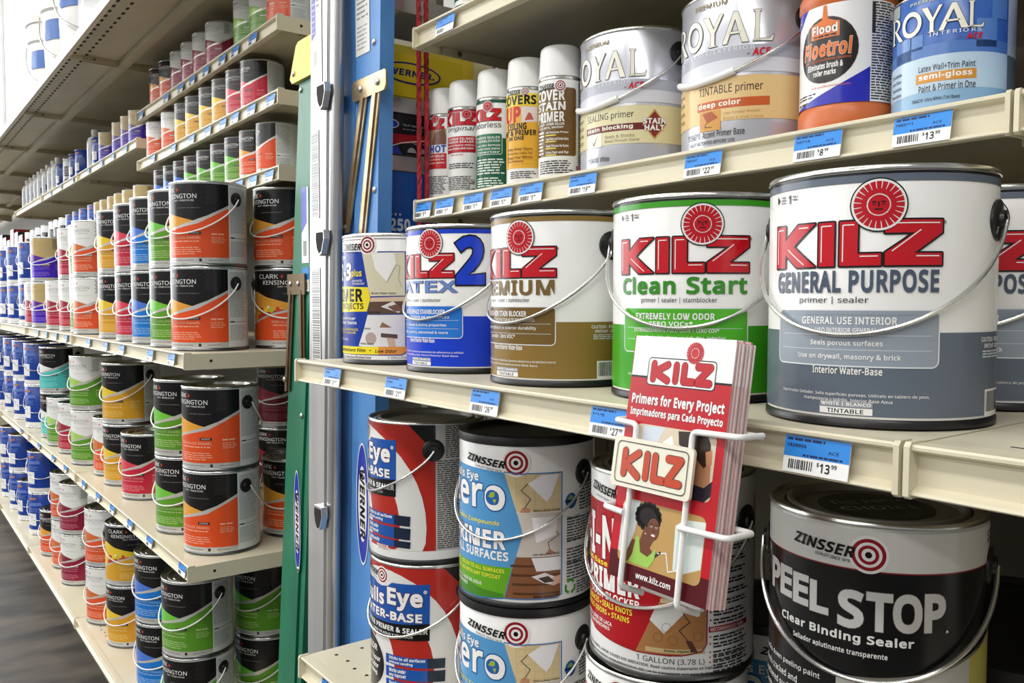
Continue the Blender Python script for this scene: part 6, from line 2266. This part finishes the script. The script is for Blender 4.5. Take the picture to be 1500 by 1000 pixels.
# lower picture: a woman in a green top painting
SK = C(112, 68, 48)
bx.rrect(-42, 13.5, 42.5, 63.5, 6, C(186, 150, 92), 2)
bx.poly([(-42, 22), (-42, 58), (-37, 63), (-24, 63.4), (-26, 40), (-34, 18)], C(206, 212, 214), 3)
bx.poly([(16, 20), (14, 52), (22, 58), (42, 60), (42, 26), (24, 18)], C(216, 226, 222), 3)
bx.poly([(18, 20), (17, 51), (20, 52), (21, 21)], C(190, 206, 204), 4)
bx.disc(-14, 53, 12.5, C(28, 24, 22), 4, 10)
for i in range(16):
    t = 2 * PI * i / 16
    bx.disc(-14 + 11.5 * math.cos(t), 53 + 9 * math.sin(t), 2.6, C(28, 24, 22), 4)
bx.disc(-7.5, 44.5, 6.4, SK, 6, 8.6)
bx.poly([(-16, 50), (-4, 53), (-2, 49), (-12, 46)], C(28, 24, 22), 5)
bx.disc(-14.6, 43, 1.6, SK, 6, 2.2)
bx.disc(-14.8, 40, 0.6, WHITE, 7)
bx.poly([(-16, 46), (-5, 38), (-9, 30), (-20, 34)], SK, 5)
bx.poly([(-36, 15), (-28, 33), (-14, 34), (-6, 28), (-6, 18), (-10, 15)], SK, 4)
bx.poly([(-24, 36), (-21, 36), (-18, 25), (-10, 23), (-4, 29), (-2, 31), (-3, 22), (-8, 15), (-30, 15), (-26, 22)], C(156, 198, 90), 7)
for x in (-9.6, -4.4):
    bx.disc(x, 46.4, 1.1, WHITE, 7, 0.7)
    bx.disc(x, 46.4, 0.6, BLACK, 8)
    bx.rect(x - 1.4, 48, x + 1.4, 48.5, BLACK, 7)
bx.disc(-6.6, 43.2, 1.1, C(94, 54, 38), 7, 1.0)
bx.disc(-6.8, 40, 2.6, C(150, 60, 56), 7, 1.4)
bx.disc(-6.8, 40.1, 2.1, WHITE, 8, 0.8)
bx.stroke([(20, 20), (12, 17), (8, 30), (0, 28)], 0.9, C(230, 230, 230), 5)
bx.stroke([(2, 29), (-8, 21)], 2.0, C(50, 44, 60), 5)
bx.text('www.kilz.com', -20, 16, 4.5, 9.5, WHITE, 4, 0.02)


def local(rootless):
    return rootless


BROT = (-tilt, 0, 0)
Bz = EYE - 0.2195
By = 0.4685
PAPER_E = noise_mat('paper_edges', (222, 214, 210), (190, 100, 106), 60, 0.7, (0.1, 1, 0.02)).name
PINK = C(216, 178, 178)
nB = 8
for i in range(nB):
    th = 0.00205
    root = empty('brochure')
    m = MB()
    e = 0.0002
    j = 0.0008 * ((i * 7) % 3 - 1)
    sx = i * 0.0006
    m.box(x0 / 1000 + j + sx, -x0 / 1000 + j + sx, 0.0, th - 0.0004, 0.0, BHT / 1000 - 0.0015 * (i % 3 == 1), PINK if i else CR, top=WHITE)
    # white page edges showing along the fold and the head
    m.box(-x0 / 1000 + j + sx, -x0 / 1000 + j + sx + 0.0006, 0.0003, th - 0.0007, 0.0, 0.1605, PAPER_E)
    m.box(-x0 / 1000 + j + sx, -x0 / 1000 + j + sx + 0.0006, 0.0003, th - 0.0007, 0.1605, BHT / 1000 - 0.002, WHITE)
    m.build('pages', root)
    if i == 0:
        bx.build('cover', root, base=0.0002, lift=0.00005)
        tag(root, 'front red and white brochure with printed photos, facing out of the rack', 'brochure', 'red primer brochures in the wire rack')
    else:
        ca = Art()
        ca.rect(x0, 0, -x0 - 1.2, 160.5, CR, 0)
        ca.rect(x0, 160.5, -x0 - 1.2, BHT - 2.5, WHITE, 0)
        ca.shifted((j + sx) * 1000, 0).build('cover', root, base=0.0001)
        tag(root, 'red brochure in the wire rack, %s behind the front one' % ORD[i - 1], 'brochure', 'red primer brochures in the wire rack')
    off = i * th
    root.location = (RX, By + off * math.cos(tilt), Bz + 0.0 - off * math.sin(tilt))
    root.rotation_euler = BROT
rk = empty('brochure_rack', (RX, By, Bz))
rk.rotation_euler = BROT
tag(rk, 'white wire rack with a cream sign plate hooked on the wide shelf', 'rack')
WR = 0.0024
yf = -0.0045
yb = nB * 0.00205 + 0.004


def bend(pts, r=0.005, n=5):
    """round the corners of a wire path"""
    out = [Vector(pts[0])]
    for a, b, c in zip(pts, pts[1:], pts[2:]):
        a, b, c = Vector(a), Vector(b), Vector(c)
        d1, d2 = (a - b).normalized(), (c - b).normalized()
        rr = min(r, (a - b).length * 0.45, (c - b).length * 0.45)
        p, q = b + d1 * rr, b + d2 * rr
        for i in range(n + 1):
            t = i / n
            out.append((1 - t) ** 2 * p + 2 * t * (1 - t) * b + t * t * q)
    out.append(Vector(pts[-1]))
    return out


for name, xv, xs, zt, zb in (('left', -0.034, -0.0585, 0.1225, -0.0045), ('right', 0.0235, 0.0665, 0.1235, -0.0045)):
    m = MB()
    m.tube(bend([(xs, yb, zt + 0.004), (xs, yf, zt + 0.001), (xv, yf, zt), (xv + (0.003 if name == 'left' else 0.004), yf, zb), (xv + 0.004, yb, zb - 0.006)]), WR, WWIRE, 10)
    m.build('wire_upright', rk)
    m = MB()
    zl = 0.0535
    m.tube(bend([(xs, yb, zl + 0.004), (xs, yf - 0.001, zl), (xv, yf - 0.003, zl - 0.001)]), WR, WWIRE, 10)
    m.build('side_wire', rk)
m = MB()
for z in (0.1265, 0.0575):
    m.tube([(-0.0585, yb, z), (0.0665, yb, z)], WR, WWIRE, 8)
for x in (-0.02, 0.03):
    m.tube(bend([(x, yb, -0.006), (x, yb, 0.128), (x, yb + 0.006, 0.142)]), WR, WWIRE, 8)
m.tube([(-0.03, yb, -0.006), (0.0315, yb, -0.006)], WR, WWIRE, 8)
m.build('wire_back', rk)
m = MB()
PLM = C(232, 228, 210)
pa = Art()
pa.rrect(-50.5, 72.5, 32, 111.5, 4, PLM, 0)
m2 = [v for v in pa.parts[0][0]]
n = len(m2)
m.add([(v[0] / 1000, yf - 0.0055, v[1] / 1000) for v in m2] + [(v[0] / 1000, yf - 0.0028, v[1] / 1000) for v in m2],
      [tuple(reversed(range(n)))] + [tuple(range(n, 2 * n))] + [(i, (i + 1) % n, n + (i + 1) % n, n + i) for i in range(n)], PLM)
po = m.build('sign_plate', rk)
pa = Art()
pa.rrect(-46, 76, 27.5, 108, 4, None, 0, C(60, 54, 48), 0.7, 1)
kilz_round(pa, -40, 80, 64, 24, 1, C(190, 72, 44), 0.35)
pp = pa.build('print', po)
pp.location = (0, yf - 0.0056, 0)

# ------------------------------------------------------------------ stock on the overhead shelf
TOPZ = 0.822


def bucket(x, y, r, h, label):
    root = empty('white_bucket')
    tag(root, label, 'bucket', 'white buckets on the overhead shelf')
    m = MB()
    m.lathe([(r * 0.88, 0.002), (r * 0.9, 0.0), (r * 0.97, h * 0.72), (r * 1.03, h * 0.74), (r * 1.03, h * 0.78), (r * 0.985, h * 0.79), (r, h * 0.95)], 48, WHTP, cap_bot=True)
    m.build('bucket_body', root)
    m = MB()
    m.lathe([(r * 1.0, h * 0.93), (r * 1.05, h * 0.93), (r * 1.05, h), (r * 0.98, h * 1.005), (r * 0.9, h * 0.985), (0.001, h * 0.985)], 48, WHTP, cap_top=True)
    m.build('lid', root)
    m = MB()
    pts = [((r * 1.04) * math.sin(-1.2 + 2.8 * i / 24), -(r * 1.04) * math.cos(-1.2 + 2.8 * i / 24), h * 0.72 - h * 0.48 * math.sin(PI * i / 24) ** 0.8) for i in range(25)]
    m.tube(pts, 0.003, WIRE, 6)
    m.build('handle', root)
    ar = Art()
    ar.rect(-r * 700, h * 450, r * 200, h * 640, C(66, 112, 190), 0)
    ar.build('label', root, r * 0.962, 48)
    root.location = (x, y, EYE + TOPZ + 0.002)
    root.rotation_euler = (0, 0, face_cam(x, y, -30))
    return root


bucket(-3.35, 0.70, 0.155, 0.40, 'large white bucket with wire handle on the overhead shelf')
bucket(-3.80, 0.72, 0.155, 0.40, 'white bucket with a blue label behind the first overhead bucket')
bucket(-4.3, 0.74, 0.155, 0.40, 'furthest white bucket on the overhead shelf')
root = empty('stock_box', (-2.80, 0.675, EYE + TOPZ + 0.002))
tag(root, 'black cardboard box on the overhead shelf at the top edge', 'box')
m = MB()
m.box(-0.17, 0.17, -0.13, 0.13, 0.0, 0.26, C(40, 40, 46))
m.build('carton', root)
a = Art()
a.poly([(-150, 20), (-110, 20), (-60, 120), (-90, 120)], WHITE, 0)
o = a.build('print', root)
o.location = (0, -0.13, 0)

# goods on the topmost right shelf
root = empty('spray_can')
tag(root, 'green and white striped can on the topmost right shelf', 'spray can')
m = MB()
m.lathe([(0.03, 0.0), (0.0325, 0.002), (0.0325, 0.17), (0.028, 0.18), (0.001, 0.182)], 40, WHITE, cap_bot=True)
m.build('can_body', root)
a = Art()
for i in range(9):
    a.poly([(-102, 6 + i * 17), (102, 6 + i * 17), (102, 16 + i * 17), (-102, 16 + i * 17)], C(20, 104, 82), 0)
a.bars(-30, 30, 20, 150, WHITE, 1, False, 20)
a.build('label', root, 0.0325, 40)
put(root, -1.165, 0.80, 0.456, 0)

# dark and red cartons on the furthest quart shelf
rn = random.Random(2)
for i in range(9):
    root = empty('carton', (-6.25 - 0.2 * i, 0.84, EYE + 0.285 + 0.0006))
    tag(root, 'small dark carton, %s along the furthest part of the quart shelf' % ORD[i], 'carton', 'cartons on the furthest quart shelf')
    m = MB()
    m.box(-0.08, 0.08, -0.06, 0.06, 0.0, 0.13 + 0.03 * (i % 3), C(*((112, 30, 34), (50, 46, 48), (136, 44, 42), (60, 30, 34))[i % 4]))
    m.build('carton_body', root)
    ar = Art()
    ar.rect(-50, 30, 40, 90, C(190, 180, 172), 0)
    o = ar.build('label', root)
    o.location = (0, -0.06, 0)
